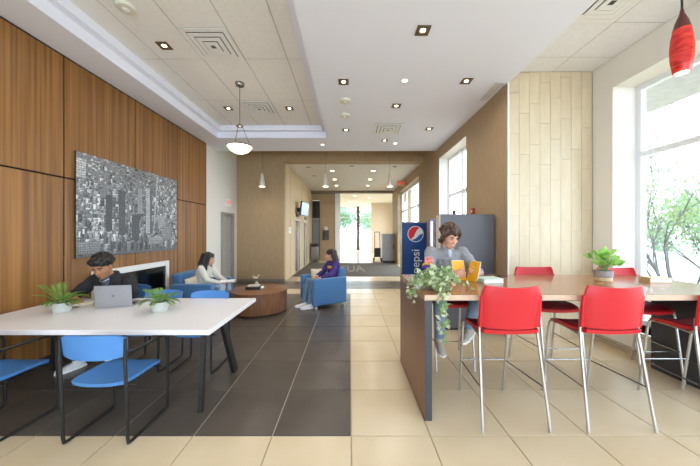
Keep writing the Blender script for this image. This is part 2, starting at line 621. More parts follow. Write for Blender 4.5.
# ------------------------------------------------------------------ far vestibule
struct(MB().box(-2.8, 3.6, 15.05, 25.6, 4.0, 4.2).obj('ceiling_vestibule', mat('vestibule_ceiling', 'efe8dc', 0.7)))
struct(MB().box(-2.8, -2.6, 15.3, 25.6, 0, 4.0).obj('wall_vestibule_left', M_white))
struct(MB().box(1.72, 3.6, 22.0, 22.2, 0, 4.0).obj('wall_vestibule_back', mat('peach_wall', 'dcc8ad', 0.6)))
wall_x('wall_vestibule_right', M_white, 3.4, 3.6, 15.05, 22.0, 0, 4.0, [(16.5, 21.0, 0.3, 3.6)])
window_x(5, 3.45, 16.5, 21.0, 0.3, 3.6, (18.0, 19.5), (), w=0.07)
t6 = struct(thing('window_6', None, None, (-2.6, 25.2, 0)))
f6 = MB()
for x in (0, 1.2, 3.55, 4.85):
    f6.box(x - 0.04, x + 0.04, 0, 0.1, 0, 4.0)
f6.box(0, 4.9, 0.01, 0.09, 0, 0.08).box(0, 4.9, 0.01, 0.09, 2.95, 3.03).box(0, 4.9, 0.01, 0.09, 3.92, 4.0)
f6.obj('window_frame', mat('pale_frame', 'c9cec6', 0.4), t6)
for a, c in ((0.05, 1.15), (1.25, 3.5), (3.6, 4.8)):
    for z0, z1 in ((0.08, 2.95), (3.03, 3.92)):
        MB().box(a, c, 0.04, 0.05, z0, z1).obj('pane', M_glass, t6)
struct(MB().box(0.62, 0.86, 24.7, 24.94, 0, 4.0).obj('trim_6', mat('brown_column', '4a372c', 0.5)))

# ------------------------------------------------------------------ outside
M_pave = mat('outdoor_paving', 'c9c6bd', 0.9, var='bdbab0', scale=2)
struct(MB().box(4.02, 60, -40, 70, -0.2, -0.12).box(-60, 60, 25.6, 80, -0.2, -0.11).obj('ground_outside', M_pave))
struct(MB().box(4.02, 5.12, -4.4, 4.6, 3.62, 3.9).obj('roof_overhang', mat('overhang_concrete', 'c6c8cc', 0.9, var='b4b6ba', scale=8)))

M_bark = mat('grey_bark', '6e6d72', 0.9, var='5c5b60', scale=20)
M_leafo = leaf_mat('spring_leaves', '7f9858', 'a5b97c', 3.0)
M_leafd = leaf_mat('green_leaves', '7ea27c', '9dbd97', 3.0)


def tree(name, label, loc, h, stems, spread, nleaf, lsize, seed, m=None, lz=0.35):
    rnd = random.Random(seed)
    t = thing(name, label, 'tree', loc, 0)
    tb, lb = MB(), MB()
    tips = []

    def grow(p, d, ln, r, lev):
        pts = [p]
        q = p
        dd = d.copy()
        for k in range(4):
            dd = (dd + Vector((rnd.uniform(-.18, .18), rnd.uniform(-.18, .18), rnd.uniform(-.05, .14)))).normalized()
            q = q + dd * ln / 4
            pts.append(q)
        tb.tube(pts, [r * (1 - 0.13 * k) for k in range(5)], n=5)
        if lev <= 1:
            tips.extend(pts[1:])
        if lev > 0:
            for k in range(3 if lev > 1 else 4):
                b = pts[rnd.choice((2, 3, 4))]
                nd = (dd + Vector((rnd.uniform(-.9, .9), rnd.uniform(-.9, .9), rnd.uniform(-.2, .6)))).normalized()
                grow(b, nd, ln * rnd.uniform(.5, .72), r * 0.5, lev - 1)

    for k in range(stems):
        a = 2 * pi * k / stems + rnd.uniform(-.4, .4)
        d = Vector((cos(a) * spread, sin(a) * spread, 1)).normalized()
        grow(Vector((cos(a) * .05, sin(a) * .05, 0)), d, h * 0.5, 0.026 * h / 4, 3)
    tb.obj('trunk', M_bark, t, smooth=True)
    for k in range(nleaf):
        p = rnd.choice(tips) + Vector((rnd.gauss(0, .16), rnd.gauss(0, .16), rnd.gauss(0, .16))) * h / 4
        if p.z < lz:
            continue
        s = lsize * rnd.uniform(.6, 1.2)
        M = Euler((rnd.uniform(0, 6), rnd.uniform(0, 6), rnd.uniform(0, 6))).to_matrix()
        lb.add([p + M @ Vector(c) for c in ((-s, 0, 0), (0, -.45 * s, .1 * s), (s, 0, 0), (0, .45 * s, .1 * s))], [(0, 1, 2, 3)])
    fo = lb.obj('foliage', m or M_leafo, t)
    fo['kind'] = 'stuff'
    return t


tree('garden_tree', 'young many-stemmed tree with pale spring leaves outside the tall bay window', (6.7, 5.5, -0.12), 3.9, 10, 0.5, 6500, 0.034, 4)
tree('garden_tree', 'leafy bush outside the bay window, beyond the young tree', (9.8, 6.8, -0.12), 3.2, 7, 0.7, 6000, 0.07, 9, M_leafd, 0.2)
tree('garden_tree', 'green tree beyond the vestibule glass, left of the brown column', (-2.6, 33, -0.12), 6.5, 5, 0.6, 2500, 0.24, 12, M_leafd)
tree('garden_tree', 'green tree beyond the vestibule glass, right of the brown column', (3.9, 36, -0.12), 6.5, 5, 0.6, 2500, 0.24, 15, M_leafd)

# ------------------------------------------------------------------ ceiling lamps and vents
def lamp_light(parent, z, power, r=0.05, color=(1.0, 0.93, 0.84), spread=150):
    l = bpy.data.lights.new('lamp_light', 'AREA')
    l.shape = 'DISK'
    l.size = r * 2
    l.energy = power
    l.color = color
    l.spread = R(spread)
    o = bpy.data.objects.new('lamp_light', l)
    o.location = (0, 0, z)
    COL.objects.link(o)
    o.parent = parent


def square_lamp(x, y, z, label, group, power=None):
    t = thing('recessed_lamp', label, 'lamp', (x, y, z), 0, group)
    s, w = 0.075, 0.04
    f = MB()
    f.box(-s, s, -s, -s + w, -0.008, 0).box(-s, s, s - w, s, -0.008, 0).box(-s, -s + w, -s + w, s - w, -0.008, 0).box(s - w, s, -s + w, s - w, -0.008, 0)
    f.obj('lamp_trim', M_bronze, t)
    MB().lathe([(0.02, -0.012), (0.027, -0.004), (0.027, -0.001)], n=14).obj('bulb', M_lampon, t)
    lamp_light(t, -0.02, power or LAMP_W)
    return t


def round_lamp(x, y, z, label, group, r=0.06, power=None, ring=True):
    t = thing('round_lamp', label, 'lamp', (x, y, z), 0, group)
    MB().lathe([(r, -0.006), (r + 0.012, -0.003), (r + 0.014, 0.0)], n=20, cap=False).obj('lamp_trim', M_vent, t, smooth=True)
    MB().lathe([(r * 0.3, -0.009), (r * 0.85, -0.006), (r * 0.98, -0.001)], n=18).obj('bulb', M_lampon, t)
    if power is not None:
        lamp_light(t, -0.02, power)
    return t


def ceiling_vent(x, y, z, s, label, sy=None):
    t = thing('ceiling_vent', label, 'vent', (x, y, z), 0, None)
    MB().box(-s, s, -s, s, -0.003, -0.0005).obj('backing', mat('vent_backing', '8d8882', 0.8), t)
    k = s
    i = 0
    while k > 0.05:
        f = MB()
        w = s * 0.185
        zz = -0.012 - 0.008 * i
        f.box(-k, k, -k, -k + w, zz, zz + 0.006).box(-k, k, k - w, k, zz, zz + 0.006)
        f.box(-k, -k + w, -k + w, k - w, zz, zz + 0.006).box(k - w, k, -k + w, k - w, zz, zz + 0.006)
        f.obj('vane', M_vent, t)
        k -= s * 0.235
        i += 1
    return t


sq = [(0.81, 3.0, 'nearest the bar, alone in front'), (-0.095, 4.02, 'left of the bright round lamp'), (1.725, 4.0, 'nearest the wall corner at right'),
      (0.82, 4.78, 'in the middle, in front of the white vent'), (-0.09, 5.9, 'behind the two smoke detectors'), (0.84, 6.56, 'behind the white vent'), (1.71, 5.83, 'right of the white vent')]
for x, y, w in sq:
    square_lamp(x, y, ZS, 'square recessed lamp in the flat ceiling, ' + w, 'square lamps in the flat ceiling')
for x, y, w in ((-2.49, 3.62, 'left of the big vent'), (-2.45, 5.44, 'left of the hanging bowl lamp'), (-1.22, 5.44, 'right of the hanging bowl lamp')):
    square_lamp(x, y, ZT, 'square recessed lamp in the tiled tray ceiling, ' + w, 'square lamps in the tray')
# added lamps out of view, continuing the rows for the light they give
for x, y in ((0.81, 0.6), (-0.1, -1.4), (1.7, -1.4)):
    square_lamp(x, y, ZS, 'added unseen square lamp in the flat ceiling ' + {0.6: 'right above the viewer'}.get(y, 'behind the viewer, %s' % ('left' if x < 0 else 'right')), 'square lamps in the flat ceiling')
for x, y in ((-2.49, 1.2), (-1.22, 1.2)):
    square_lamp(x, y, ZT, 'added unseen square lamp in the tray ceiling, ' + {(-2.49, 1.2): 'above the left end of the white table', (-1.22, 1.2): 'above the open floor', (-1.22, 3.0): 'right of the round detector'}[(x, y)], 'square lamps in the tray')
for x, y, w in ((0.81, 3.99, 'between two square lamps'), (1.14, 6.79, 'behind the white vent'), (-0.70, 6.88, 'beyond the tray corner'), (-2.6, 6.91, 'behind the hanging bowl lamp')):
    round_lamp(x, y, ZS, 'bright round recessed lamp in the white ceiling, ' + w, 'round lamps in the flat ceiling', r=0.04, power=LAMP_W)
for k, y in enumerate((10.0, 11.6, 13.1)):
    for x, sd in ((-0.66, 'left'), (0.86, 'right')):
        round_lamp(x, y, 3.87, 'round corridor ceiling lamp, %s row, %s from the header' % (sd, ('first', 'second', 'third')[k]), 'corridor lamps', r=0.08, power=LAMP_W * 1.6)
for x, y, w in ((-1.45, 9.45, 'by the left wall'), (0.07, 9.3, 'in the middle'), (1.55, 9.4, 'by the right wall'), (-1.45, 10.9, 'by the lift wall')):
    t = thing('spot_lamp', 'small unlit spot lamp in the corridor ceiling, ' + w, 'lamp', (x, y, 3.87), 0, 'unlit corridor spots')
    MB().lathe([(0.06, -0.02), (0.07, 0.0)], n=12).obj('lamp_trim', M_bronze, t)
    MB().lathe([(0.035, -0.03), (0.04, -0.018)], n=12).obj('bulb', M_vent, t)
for x, y, z in ((0.3, 17.5, 4.0), (1.3, 18.5, 4.0), (0.0, 21, 4.0), (1.2, 22.5, 4.0)):
    round_lamp(x, y, z, 'small round lamp in the far vestibule ceiling, %s' % {17.5: 'nearest', 18.5: 'nearest on the right', 21: 'far left', 22.5: 'farthest'}[y], 'vestibule lamps', r=0.09, power=LAMP_W * 2.2)

ceiling_vent(-1.82, 3.60, ZT, 0.295, 'large square white vent in the tray ceiling, nearest the viewer')
ceiling_vent(-1.82, 5.42, ZT, 0.295, 'square white vent in the tray ceiling, behind the bowl lamp')
ceiling_vent(0.82, 5.85, ZS, 0.30, 'square white vent in the flat white ceiling')
ceiling_vent(2.705, 2.785, ZR, 0.295, 'square white vent in the bay ceiling near the red pendant')
lg = thing('slot_vent', 'narrow slotted vent in the ceiling along the beige right wall', 'vent', (2.245, 4.31, ZS))
MB().box(-0.07, 0.07, -0.27, 0.27, -0.004, -0.0005).obj('backing', mat('slot_grey', 'a8a5a2', 0.7), lg)
for k in range(4):
    MB().box(-0.075 + k * 0.042, -0.055 + k * 0.042, -0.275, 0.275, -0.014, -0.004).obj('slat', M_vent, lg)
for x, y, z, w in ((-0.085, 4.58, ZS, 'flat pale smoke detector on the ceiling, nearer of two'), (-0.095, 5.15, ZS, 'small pale smoke detector on the ceiling, farther of two'), (-2.49, 3.0, ZT, 'round white detector on the tray ceiling before the big vent')):
    t = thing('smoke_detector', w, 'detector', (x, y, z))
    MB().lathe([(0.055, -0.035), (0.085, -0.03), (0.095, -0.012), (0.095, 0)], n=20).obj('cover', mat('detector_plastic', 'd9d6c4', 0.5), t, smooth=True)
    MB().lathe([(0.03, -0.042), (0.035, -0.034)], n=14).obj('sensor_cap', M_vent, t)

# hanging bowl lamp
bl = thing('bowl_pendant', 'frosted glass bowl lamp hung on rods from the tray ceiling', 'lamp', (-1.85, 4.53, ZT))
MB().lathe([(0.065, -0.045), (0.075, -0.02), (0.075, 0)], n=20).obj('ceiling_cup', M_steel, bl, smooth=True)
MB().tube([(0, 0, -0.04), (0, 0, -0.72)], 0.006).obj('stem', M_steel, bl)
MB().lathe([(0.02, -0.75), (0.055, -0.73), (0.055, -0.71), (0.02, -0.69)], n=16).obj('hub', M_steel, bl, smooth=True)
for k in range(3):
    a = 2 * pi * k / 3 + 0.5
    MB().tube([(0.04 * cos(a), 0.04 * sin(a), -0.72), (0.185 * cos(a), 0.185 * sin(a), -1.06)], 0.004, n=6).obj('rod', M_steel, bl)
MB().lathe([(0.0, -1.185), (0.07, -1.175), (0.14, -1.14), (0.19, -1.085), (0.2, -1.06), (0.19, -1.06), (0.13, -1.13), (0.0, -1.165)], n=28, cap=False).obj('bowl', M_lampwhite, bl, smooth=True)
MB().lathe([(0.2, -1.068), (0.212, -1.06), (0.2, -1.05)], n=28, cap=False).obj('rim', M_steel, bl, smooth=True)

# three cone pendants in the slot before the corridor
for x, w in ((-2.62, 'left, before the beige wall'), (-0.73, 'middle'), (1.19, 'right, near the window wall')):
    t = thing('cone_pendant', 'small silver cone pendant before the corridor, ' + w, 'lamp', (x, 8.05, 4.25), 0, 'cone pendants')
    MB().tube([(0, 0, 0), (0, 0, -0.92)], 0.004, n=6).obj('cable', M_steel, t)
    MB().lathe([(0.018, -0.90), (0.035, -0.95), (0.085, -1.26), (0.1, -1.30), (0.085, -1.30), (0.03, -0.97)], n=18, cap=False).obj('shade', mat('satin_silver', 'd8d3c8', 0.35, metal=0.4), t, smooth=True)
    MB().lathe([(0.02, -1.315), (0.075, -1.30), (0.075, -1.27)], n=16).obj('bulb', M_lampon, t, smooth=True)
    lamp_light(t, -1.33, LAMP_W * 0.5)

# red glass pendant over the bar
rp = thing('red_pendant', 'red swirled glass pendant lamp hanging over the bar table', 'lamp', (2.95, 2.40, ZR))
MB().tube([(0, 0, 0), (0, 0, -0.43)], 0.008, n=8).obj('stem', M_black, rp)
MB().lathe([(0.010, -0.42), (0.017, -0.46), (0.042, -0.53), (0.058, -0.60)], n=22, cap=False).obj('cap', mat('smoky_glass', '5a2a2c', 0.25), rp, smooth=True)
_m = mat('red_swirl_glass', 'a00f18', 0.2, var='e8442f', scale=7.0, stretch=(1.5, 1.5, 5.0), emit='c01818', emit_s=0.25)
_prof = [(0.056, -0.595), (0.07, -0.68), (0.076, -0.77), (0.073, -0.86), (0.061, -0.95), (0.055, -0.985), (0.05, -0.985), (0.067, -0.86), (0.07, -0.77), (0.05, -0.6)]
MB().lathe(_prof, n=26, cap=False).obj('glass_shade', _m, rp, smooth=True)
MB().ell((0, 0, -0.86), 0.035, 0.035, 0.05).obj('bulb', M_lampon, rp, smooth=True)
lamp_light(rp, -0.94, LAMP_W * 0.4)

# ------------------------------------------------------------------ wall picture: city from the air
NX, NY = 190, 132
rng = np.random.default_rng(5)
img = np.full((NY, NX), 0.42)
for k in range(1500):
    t = (k / 1500) ** 1.1
    cy = int(NY * (1.0 - 0.98 * t))
    bw_ = int(2 + rng.integers(0, 4) + 3.5 * t * rng.random())
    bh = int((2 + 8 * t) * (0.5 + rng.random()))
    cx = int(rng.integers(-3, NX))
    base = rng.choice([0.2, 0.28, 0.34, 0.42, 0.5, 0.6, 0.8]) * (0.75 + 0.5 * rng.random())
    base *= 0.95 + 0.22 * sin(cx * 0.045 + 0.6) + 0.12 * sin(cx * 0.11 + cy * 0.09)
    y0, y1 = max(cy, 0), min(cy + bh, NY)
    x0, x1 = max(cx, 0), min(cx + bw_, NX)
    if y1 <= y0 or x1 <= x0:
        continue
    img[y0:y1, x0:x1] = base
    img[y0:y1, x1 - max(1, bw_ // 3):x1] = base * 0.55
    img[max(y1 - 1, 0):y1, x0:x1] = min(base * 1.35, 0.95)
for (cx, cy, w, h, v) in ((112, 30, 9, 76, 0.75), (121, 30, 4, 72, 0.3), (95, 62, 10, 40, 0.62), (60, 28, 12, 66, 0.25), (40, 34, 10, 50, 0.22), (140, 40, 18, 22, 0.68), (150, 18, 24, 26, 0.55), (84, 20, 14, 40, 0.22), (118, 12, 30, 12, 0.7), (0, 100, 12, 25, 0.8), (2, 4, 30, 16, 0.62)):
    blk = np.full((h, w), v)
    blk[::3, :] *= 0.72
    blk[:, ::3] *= 0.8
    img[cy:cy + h, cx:cx + w] = blk
for yy in range(NY):                     # the long avenue
    xx = int(128 + (yy - 20) * 0.09)
    if yy > 30:
        img[yy, xx:xx + 2] = 0.72
img[:26, :] *= np.linspace(0.7, 0.95, 26)[:, None]
img = np.clip((img * 0.75 + 0.17) * (0.8 + 0.4 * rng.random((NY, NX))), 0.08, 0.92)
PW, PH = 2.05, 1.41
vs = [(0.0, PW * i / NX, PH * j / NY) for j in range(NY + 1) for i in range(NX + 1)]
fs = [(j * (NX + 1) + i, j * (NX + 1) + i + 1, (j + 1) * (NX + 1) + i + 1, (j + 1) * (NX + 1) + i) for j in range(NY) for i in range(NX)]
pic = thing('city_picture', 'large black and white aerial city photograph on the wood panelled wall', 'picture', (-3.60, 3.535, 1.235))
pm = MB()
pm.v, pm.f = vs, fs
mm = bpy.data.materials.new('city_print')
mm.use_nodes = True
at = mm.node_tree.nodes.new('ShaderNodeAttribute')
at.attribute_name = 'print'
mm.node_tree.links.new(at.outputs['Color'], mm.node_tree.nodes['Principled BSDF'].inputs['Base Color'])
mm.node_tree.nodes['Principled BSDF'].inputs['Roughness'].default_value = 0.5
po = pm.obj('print', mm, pic, loc=(0.014, 0, 0))
ca = po.data.color_attributes.new('print', 'FLOAT_COLOR', 'CORNER')
g4 = np.repeat(img.reshape(-1), 4)
lin_ = np.where(g4 <= 0.04045, g4 / 12.92, ((g4 + 0.055) / 1.055) ** 2.4)
arr = np.ones((len(lin_), 4), dtype=np.float32)
arr[:, 0] = lin_
arr[:, 1] = lin_ * 0.99
arr[:, 2] = lin_ * 0.98
ca.data.foreach_set('color', arr.reshape(-1))
MB().box(0.0, 0.013, -0.002, PW + 0.002, -0.002, PH + 0.002).obj('panel', mat('picture_edge', '2a2a2a', 0.6), pic)

# fireplace with white surround
fp = thing('fireplace', 'white framed electric fireplace set in the wood wall under the city picture', 'fireplace', (-3.60, 3.75, 0.38))
fw, fh_, b_ = 1.53, 0.65, 0.09
f = MB()
f.bbox(0, 0.07, 0, b_, 0, fh_, 0.006, 1).bbox(0, 0.07, fw - b_, fw, 0, fh_, 0.006, 1).bbox(0, 0.07, b_, fw - b_, fh_ - b_, fh_, 0.006, 1).bbox(0, 0.07, b_, fw - b_, 0, b_, 0.006, 1)
f.obj('surround', M_trimw, fp)
MB().box(0.0, 0.012, b_, fw - b_, b_, fh_ - b_).obj('firebox', mat('firebox_black', '191715', 0.35), fp)
MB().box(0.05, 0.055, b_, fw - b_, b_, fh_ - b_).obj('glass', glass_mat('fire_glass', 'c8c4bf', 0.12), fp)
for k in range(5):
    y = 0.3 + k * 0.23
    MB().tube([(0.028, y - 0.1, 0.12), (0.03, y + 0.12, 0.15)], 0.014, n=6).obj('log', mat('ash_log', '5b5046', 0.9), fp)

# ------------------------------------------------------------------ white table
tx0, tx1, ty0, ty1, tz = -3.55, -1.197, 2.30, 3.435, 0.74
wt = thing('work_table', 'long white work table with black legs against the wood wall', 'table', (0, 0, 0))
MB().bbox(tx0, tx1, ty0, ty1, tz - 0.045, tz, 0.004, 1).obj('tabletop', M_wtable, wt)
for x in (-1.31, -3.40):
    for yt, yb2, s in ((2.42, 2.37, 0), (2.76, 3.07, 1)) if x > -2 else ((2.42, 2.37, 0), (3.10, 3.10, 0)):
        w = 0.019
        d_ = 0.045 if s else 0.018
        rs = [[(x - w, y - d_, z), (x + w, y - d_, z), (x + w, y + d_, z), (x - w, y + d_, z)] for y, z in ((yb2, 0.0), (yt, tz - 0.045))]
        MB().rings(rs).obj('leg', M_black, wt)
    MB().box(x - 0.03, x + 0.03, 2.40, 3.30, tz - 0.075, tz - 0.046).obj('crossbar', M_black, wt)


# ------------------------------------------------------------------ blue sled chairs
def make_chair():
    t = thing('blue_chair', 'x', 'chair', (0, 0, 0))
    # seat: gently dished pad
    n, b = 10, MB()
    top, bot = [], []
    for j in range(n + 1):
        for i in range(n + 1):
            u, v = i / n * 2 - 1, j / n * 2 - 1
            k = 1 - 0.10 * abs(v) ** 4
            x = u * 0.215 * k
            y = 0.0 + v * 0.215 * (1 - 0.08 * abs(u) ** 4)
            z = 0.445 + 0.012 * u * u - 0.022 * max(v, 0) ** 3 - 0.012 * (1 - u * u) * (1 - v * v)
            top.append((x, y, z + 0.012))
            bot.append((x * 0.97, y * 0.97, z - 0.016))
    N = n + 1
    fs2 = [(j * N + i, j * N + i + 1, (j + 1) * N + i + 1, (j + 1) * N + i) for j in range(n) for i in range(n)]
    b.add(top, fs2)
    b.add(bot, [tuple(reversed(q)) for q in fs2])
    rim = [i for i in range(N)] + [j * N + n for j in range(1, N)] + [n * N + i for i in range(n - 1, -1, -1)] + [j * N for j in range(n - 1, 0, -1)]
    for a, c in zip(rim, rim[1:] + rim[:1]):
        b.f.append((c, a, a + N * N, c + N * N))
    b.obj('seat', M_bluefab, t, smooth=True)
    # back: curved band
    b = MB()
    m = 14
    outer = []
    for j in range(7):
        w = j / 6
        z = 0.645 + 0.185 * w
        row = []
        for i in range(m + 1):
            u = i / m * 2 - 1
            kx = 0.228 + 0.012 * w
            row.append((u * kx, -0.205 - 0.02 * w - 0.045 * (1 - u * u), z - (0.03 * abs(u) ** 5 if j == 6 else 0) + (0.02 * abs(u) ** 4 if j == 0 else 0)))
        outer.append(row)
    rs = []
    for row in outer:
        rs.append([(x, y - 0.011, z) for x, y, z in row] + [(x, y + 0.011, z) for x, y, z in reversed(row)])
    b.rings(rs)
    b.obj('backrest', M_bluefab, t, smooth=True)
    # side frames: one bent tube each, with armrest
    for s in (-1, 1):
        x = s * 0.238
        b = MB()
        b.tube([(x, -0.232, 0.80), (x, -0.235, 0.62), (x, -0.222, 0.40), (x, -0.212, 0.06), (x, -0.205, 0.017), (x, -0.17, 0.012), (x, 0.19, 0.012), (x, 0.222, 0.022), (x, 0.225, 0.06), (x, 0.215, 0.60), (x, 0.20, 0.655), (x, 0.16, 0.672), (x, -0.225, 0.69)], 0.0115, n=8)
        b.obj('side_frame', M_black, t, smooth=True)
    for y in (-0.14, 0.14):
        MB().tube([(-0.238, y, 0.415), (0.238, y, 0.415)], 0.01, n=8).obj('cross_rail', M_black, t)
    return t


chairs = [((-1.875, 2.20), 0, 'blue plastic chair with black sled frame, back to viewer, nearest at the white table'),
          ((-2.86, 2.20), 0, 'blue plastic chair cut by the left edge of the photo'),
          ((-1.77, 3.20), pi, 'blue plastic chair across the white table, at its right end'),
          ((-2.38, 3.24), pi, 'blue plastic chair across the white table, behind the right potted fern'),
          ((-3.08, 3.62), pi, 'blue plastic chair the man with the laptop sits on')]
ch0 = make_chair()
for k, ((x, y), rz, lab) in enumerate(chairs):
    c = ch0 if k == 0 else copy_tree(ch0)
    c.location = (x, y, 0)
    c.rotation_euler = (0, 0, rz)
    tag(c, lab, 'chair', 'blue chairs at the white table')

# ------------------------------------------------------------------ bar table
bx0, bx1, by0, by1, bz = 0.622, 3.56, 2.25, 3.36, 1.05
bt = thing('bar_table', 'long walnut bar table with a waterfall end panel, by the window', 'table', (0, 0, 0))
xm = 1.965
for a, c in ((bx0, xm - 0.001), (xm + 0.001, bx1)):
    MB().box(a, c, by0 + 0.003, by1, bz - 0.045, bz).obj('tabletop', M_bart, bt)
    MB().box(a, c, by0, by0 + 0.003, bz - 0.045, bz - 0.001).obj('edge_band', M_baredge, bt)
MB().box(bx0 + 0.08, bx1 - 0.06, by0 + 0.1, by1 - 0.1, bz - 0.075, bz - 0.0455).obj('under_frame', M_dark, bt)
pn = MB().box(bx0, bx0 + 0.062, by0 + 0.004, by1 - 0.02, 0, bz - 0.0455).obj('end_panel', M_barp, bt)
MB().box(bx0 + 0.002, bx0 + 0.062, by0, by0 + 0.0038, 0, bz - 0.046).obj('edge_band', M_dark, pn)
MB().box(bx1 - 0.06, bx1, by0 + 0.3, by1 - 0.22, 0, bz - 0.0455).obj('end_panel', M_dark, bt)


# ------------------------------------------------------------------ red bar stools
def make_stool():
    t = thing('bar_stool', 'x', 'stool', (0, 0, 0))
    n = 10
    b = MB()
    N = n + 1
    top, bot = [], []
    for j in range(N):
        for i in range(N):
            u, v = i / n * 2 - 1, j / n * 2 - 1
            x = u * 0.235 * (1 - 0.10 * max(v, 0) ** 3 - 0.05 * abs(v) ** 6)
            y = -0.005 + v * 0.215
            z = 0.752 + 0.010 * u * u - 0.03 * max(v, 0) ** 3 + 0.03 * max(-v - 0.5, 0)
            top.append((x, y, z + 0.012))
            bot.append((x * 0.96, y * 0.97, z - 0.022))
    fs2 = [(j * N + i, j * N + i + 1, (j + 1) * N + i + 1, (j + 1) * N + i) for j in range(n) for i in range(n)]
    rim = [i for i in range(N)] + [j * N + n for j in range(1, N)] + [n * N + i for i in range(n - 1, -1, -1)] + [j * N for j in range(n - 1, 0, -1)]
    b.add(top, fs2)
    b.add(bot, [tuple(reversed(q)) for q in fs2])
    for a, c in zip(rim, rim[1:] + rim[:1]):
        b.f.append((c, a, a + N * N, c + N * N))
    b.obj('seat', M_red, t, smooth=True)
    pad = MB()
    pad.add([(x * 0.9, y * 0.9, z + 0.006) for x, y, z in top] + [(x * 0.9, y * 0.9, z - 0.004) for x, y, z in top], fs2 + [tuple(reversed([q + N * N for q in f])) for f in fs2])
    for a, c in zip(rim, rim[1:] + rim[:1]):
        pad.f.append((c, a, a + N * N, c + N * N))
    pad.obj('seat_pad', M_redseat, t, smooth=True)
    # back shell
    m = 16
    rs = []
    J = 9
    for j in range(J + 1):
        w = j / J
        z = 0.80 + 0.335 * w
        kx = 0.225 + 0.018 * w - (0.03 if j == J else 0.012 if j == J - 1 else 0)
        row = []
        for i in range(m + 1):
            u = i / m * 2 - 1
            y = -0.20 - 0.035 * w - 0.05 * (1 - u * u) + (0.012 if abs(u) > 0.9 else 0)
            row.append((u * kx, y, z + (0.012 * u * u if j >= J - 1 else 0)))
        rs.append([(x, y - 0.008, z) for x, y, z in row] + [(x, y + 0.008, z) for x, y, z in reversed(row)])
    bk_ = MB().rings(rs).obj('backrest', M_red, t, smooth=True)
    for s in (-1, 1):      # thick side ribs that sleeve the uprights
        x = s * 0.236
        MB().tube([(x, -0.185, 0.80), (x, -0.198, 0.95), (x + s * 0.004, -0.212, 1.06)], [0.016, 0.018, 0.012], n=8).obj('side_rib', M_red, bk_, smooth=True)
        MB().tube([(s * 0.238, -0.175, 0.86), (s * 0.238, -0.175, 0.74), (s * 0.245, -0.195, 0.60), (s * 0.265, -0.285, 0.006)], 0.0115, n=10).obj('leg', M_chrome, t, smooth=True)
        MB().tube([(s * 0.20, 0.10, 0.735), (s * 0.212, 0.17, 0.738), (s * 0.215, 0.193, 0.72), (s * 0.217, 0.205, 0.66), (s * 0.217, 0.285, 0.006)], 0.0115, n=10).obj('leg', M_chrome, t, smooth=True)
        MB().tube([(s * 0.218, 0.247, 0.32), (s * 0.256, -0.237, 0.325)], 0.006, n=6).obj('side_rung', M_steel, t, smooth=True)
        MB().tube([(s * 0.238, -0.16, 0.733), (s * 0.2, 0.10, 0.735)], 0.010, n=8).obj('seat_rail', M_chrome, t, smooth=True)
    MB().tube([(-0.217, 0.247, 0.33), (0.217, 0.247, 0.33)], 0.0065, n=8).obj('footrest', M_steel, t, smooth=True)
    MB().tube([(-0.256, -0.236, 0.335), (0.256, -0.236, 0.335)], 0.0, n=3) if False else None
    return t


stools = [((1.305, 2.40), 0, 'red bar stool, back to viewer, nearest the end panel of the bar'),
          ((2.135, 2.40), 0, 'red bar stool, back to viewer, in front of the small potted plant'),
          ((3.10, 2.41), 0, 'red bar stool cut by the right edge of the photo'),
          ((1.19, 3.325), pi, 'red bar stool the man with the yellow book sits on'),
          ((2.28, 3.13), pi, 'red bar stool across the bar, before the cream tiled wall'),
          ((3.225, 3.06), pi, 'red bar stool across the bar, beside the window')]
st0 = make_stool()
for k, ((x, y), rz, lab) in enumerate(stools):
    c = st0 if k == 0 else copy_tree(st0)
    c.location = (x, y, 0)
    c.rotation_euler = (0, 0, rz)
    tag(c, lab, 'stool', 'red bar stools')


# ------------------------------------------------------------------ lounge: armchairs and drum table
def armchair(label, loc, rz, W=0.82, D=0.76):
    """faces local -Y; width W in x, depth D in y"""
    t = thing('armchair', label, 'armchair', loc, rz, 'blue lounge armchairs')
    aw = 0.13
    for s in (-1, 1):
        x0, x1 = sorted((s * W / 2, s * (W / 2 - aw)))
        MB().bbox(x0, x1, -D / 2, D / 2, 0.085, 0.625, 0.025, 3).obj('arm', M_sofa, t, smooth=True)
    MB().bbox(-W / 2 + aw, W / 2 - aw, -D / 2 + 0.02, D / 2 - 0.06, 0.10, 0.30, 0.02, 2).obj('base', M_sofa, t, smooth=True)
    MB().bbox(-W / 2 + aw + 0.004, W / 2 - aw - 0.004, -D / 2 + 0.0, D / 2 - 0.18, 0.302, 0.43, 0.035, 3).obj('seat_cushion', M_sofa, t, smooth=True)
    b = MB()
    b.bbox(-W / 2 + aw + 0.004, W / 2 - aw - 0.004, D / 2 - 0.16, D / 2 + 0.01, 0.302, 0.80, 0.04, 3)
    b.v = [(x, y + (z - 0.3) * 0.12, z) for x, y, z in b.v]
    b.obj('back_cushion', M_sofa, t, smooth=True)
    for sx in (-1, 1):
        for sy in (-1, 1):
            x, y = sx * (W / 2 - 0.07), sy * (D / 2 - 0.08)
            MB().lathe([(0.014, 0.06), (0.014, 0.10)], (x, y, 0), n=8).tube([(x - 0.016, y, 0.032), (x + 0.016, y, 0.032)], 0.032, n=14).obj('caster', M_chrome, t, smooth=True)
    return t


armchair('blue armchair by the wood wall, with the long-haired person in cream', (-2.90, 5.36, 0), R(90), W=0.9)
armchair('blue armchair on casters standing in the open, with the person in purple', (-0.60, 5.96, 0), R(-60))

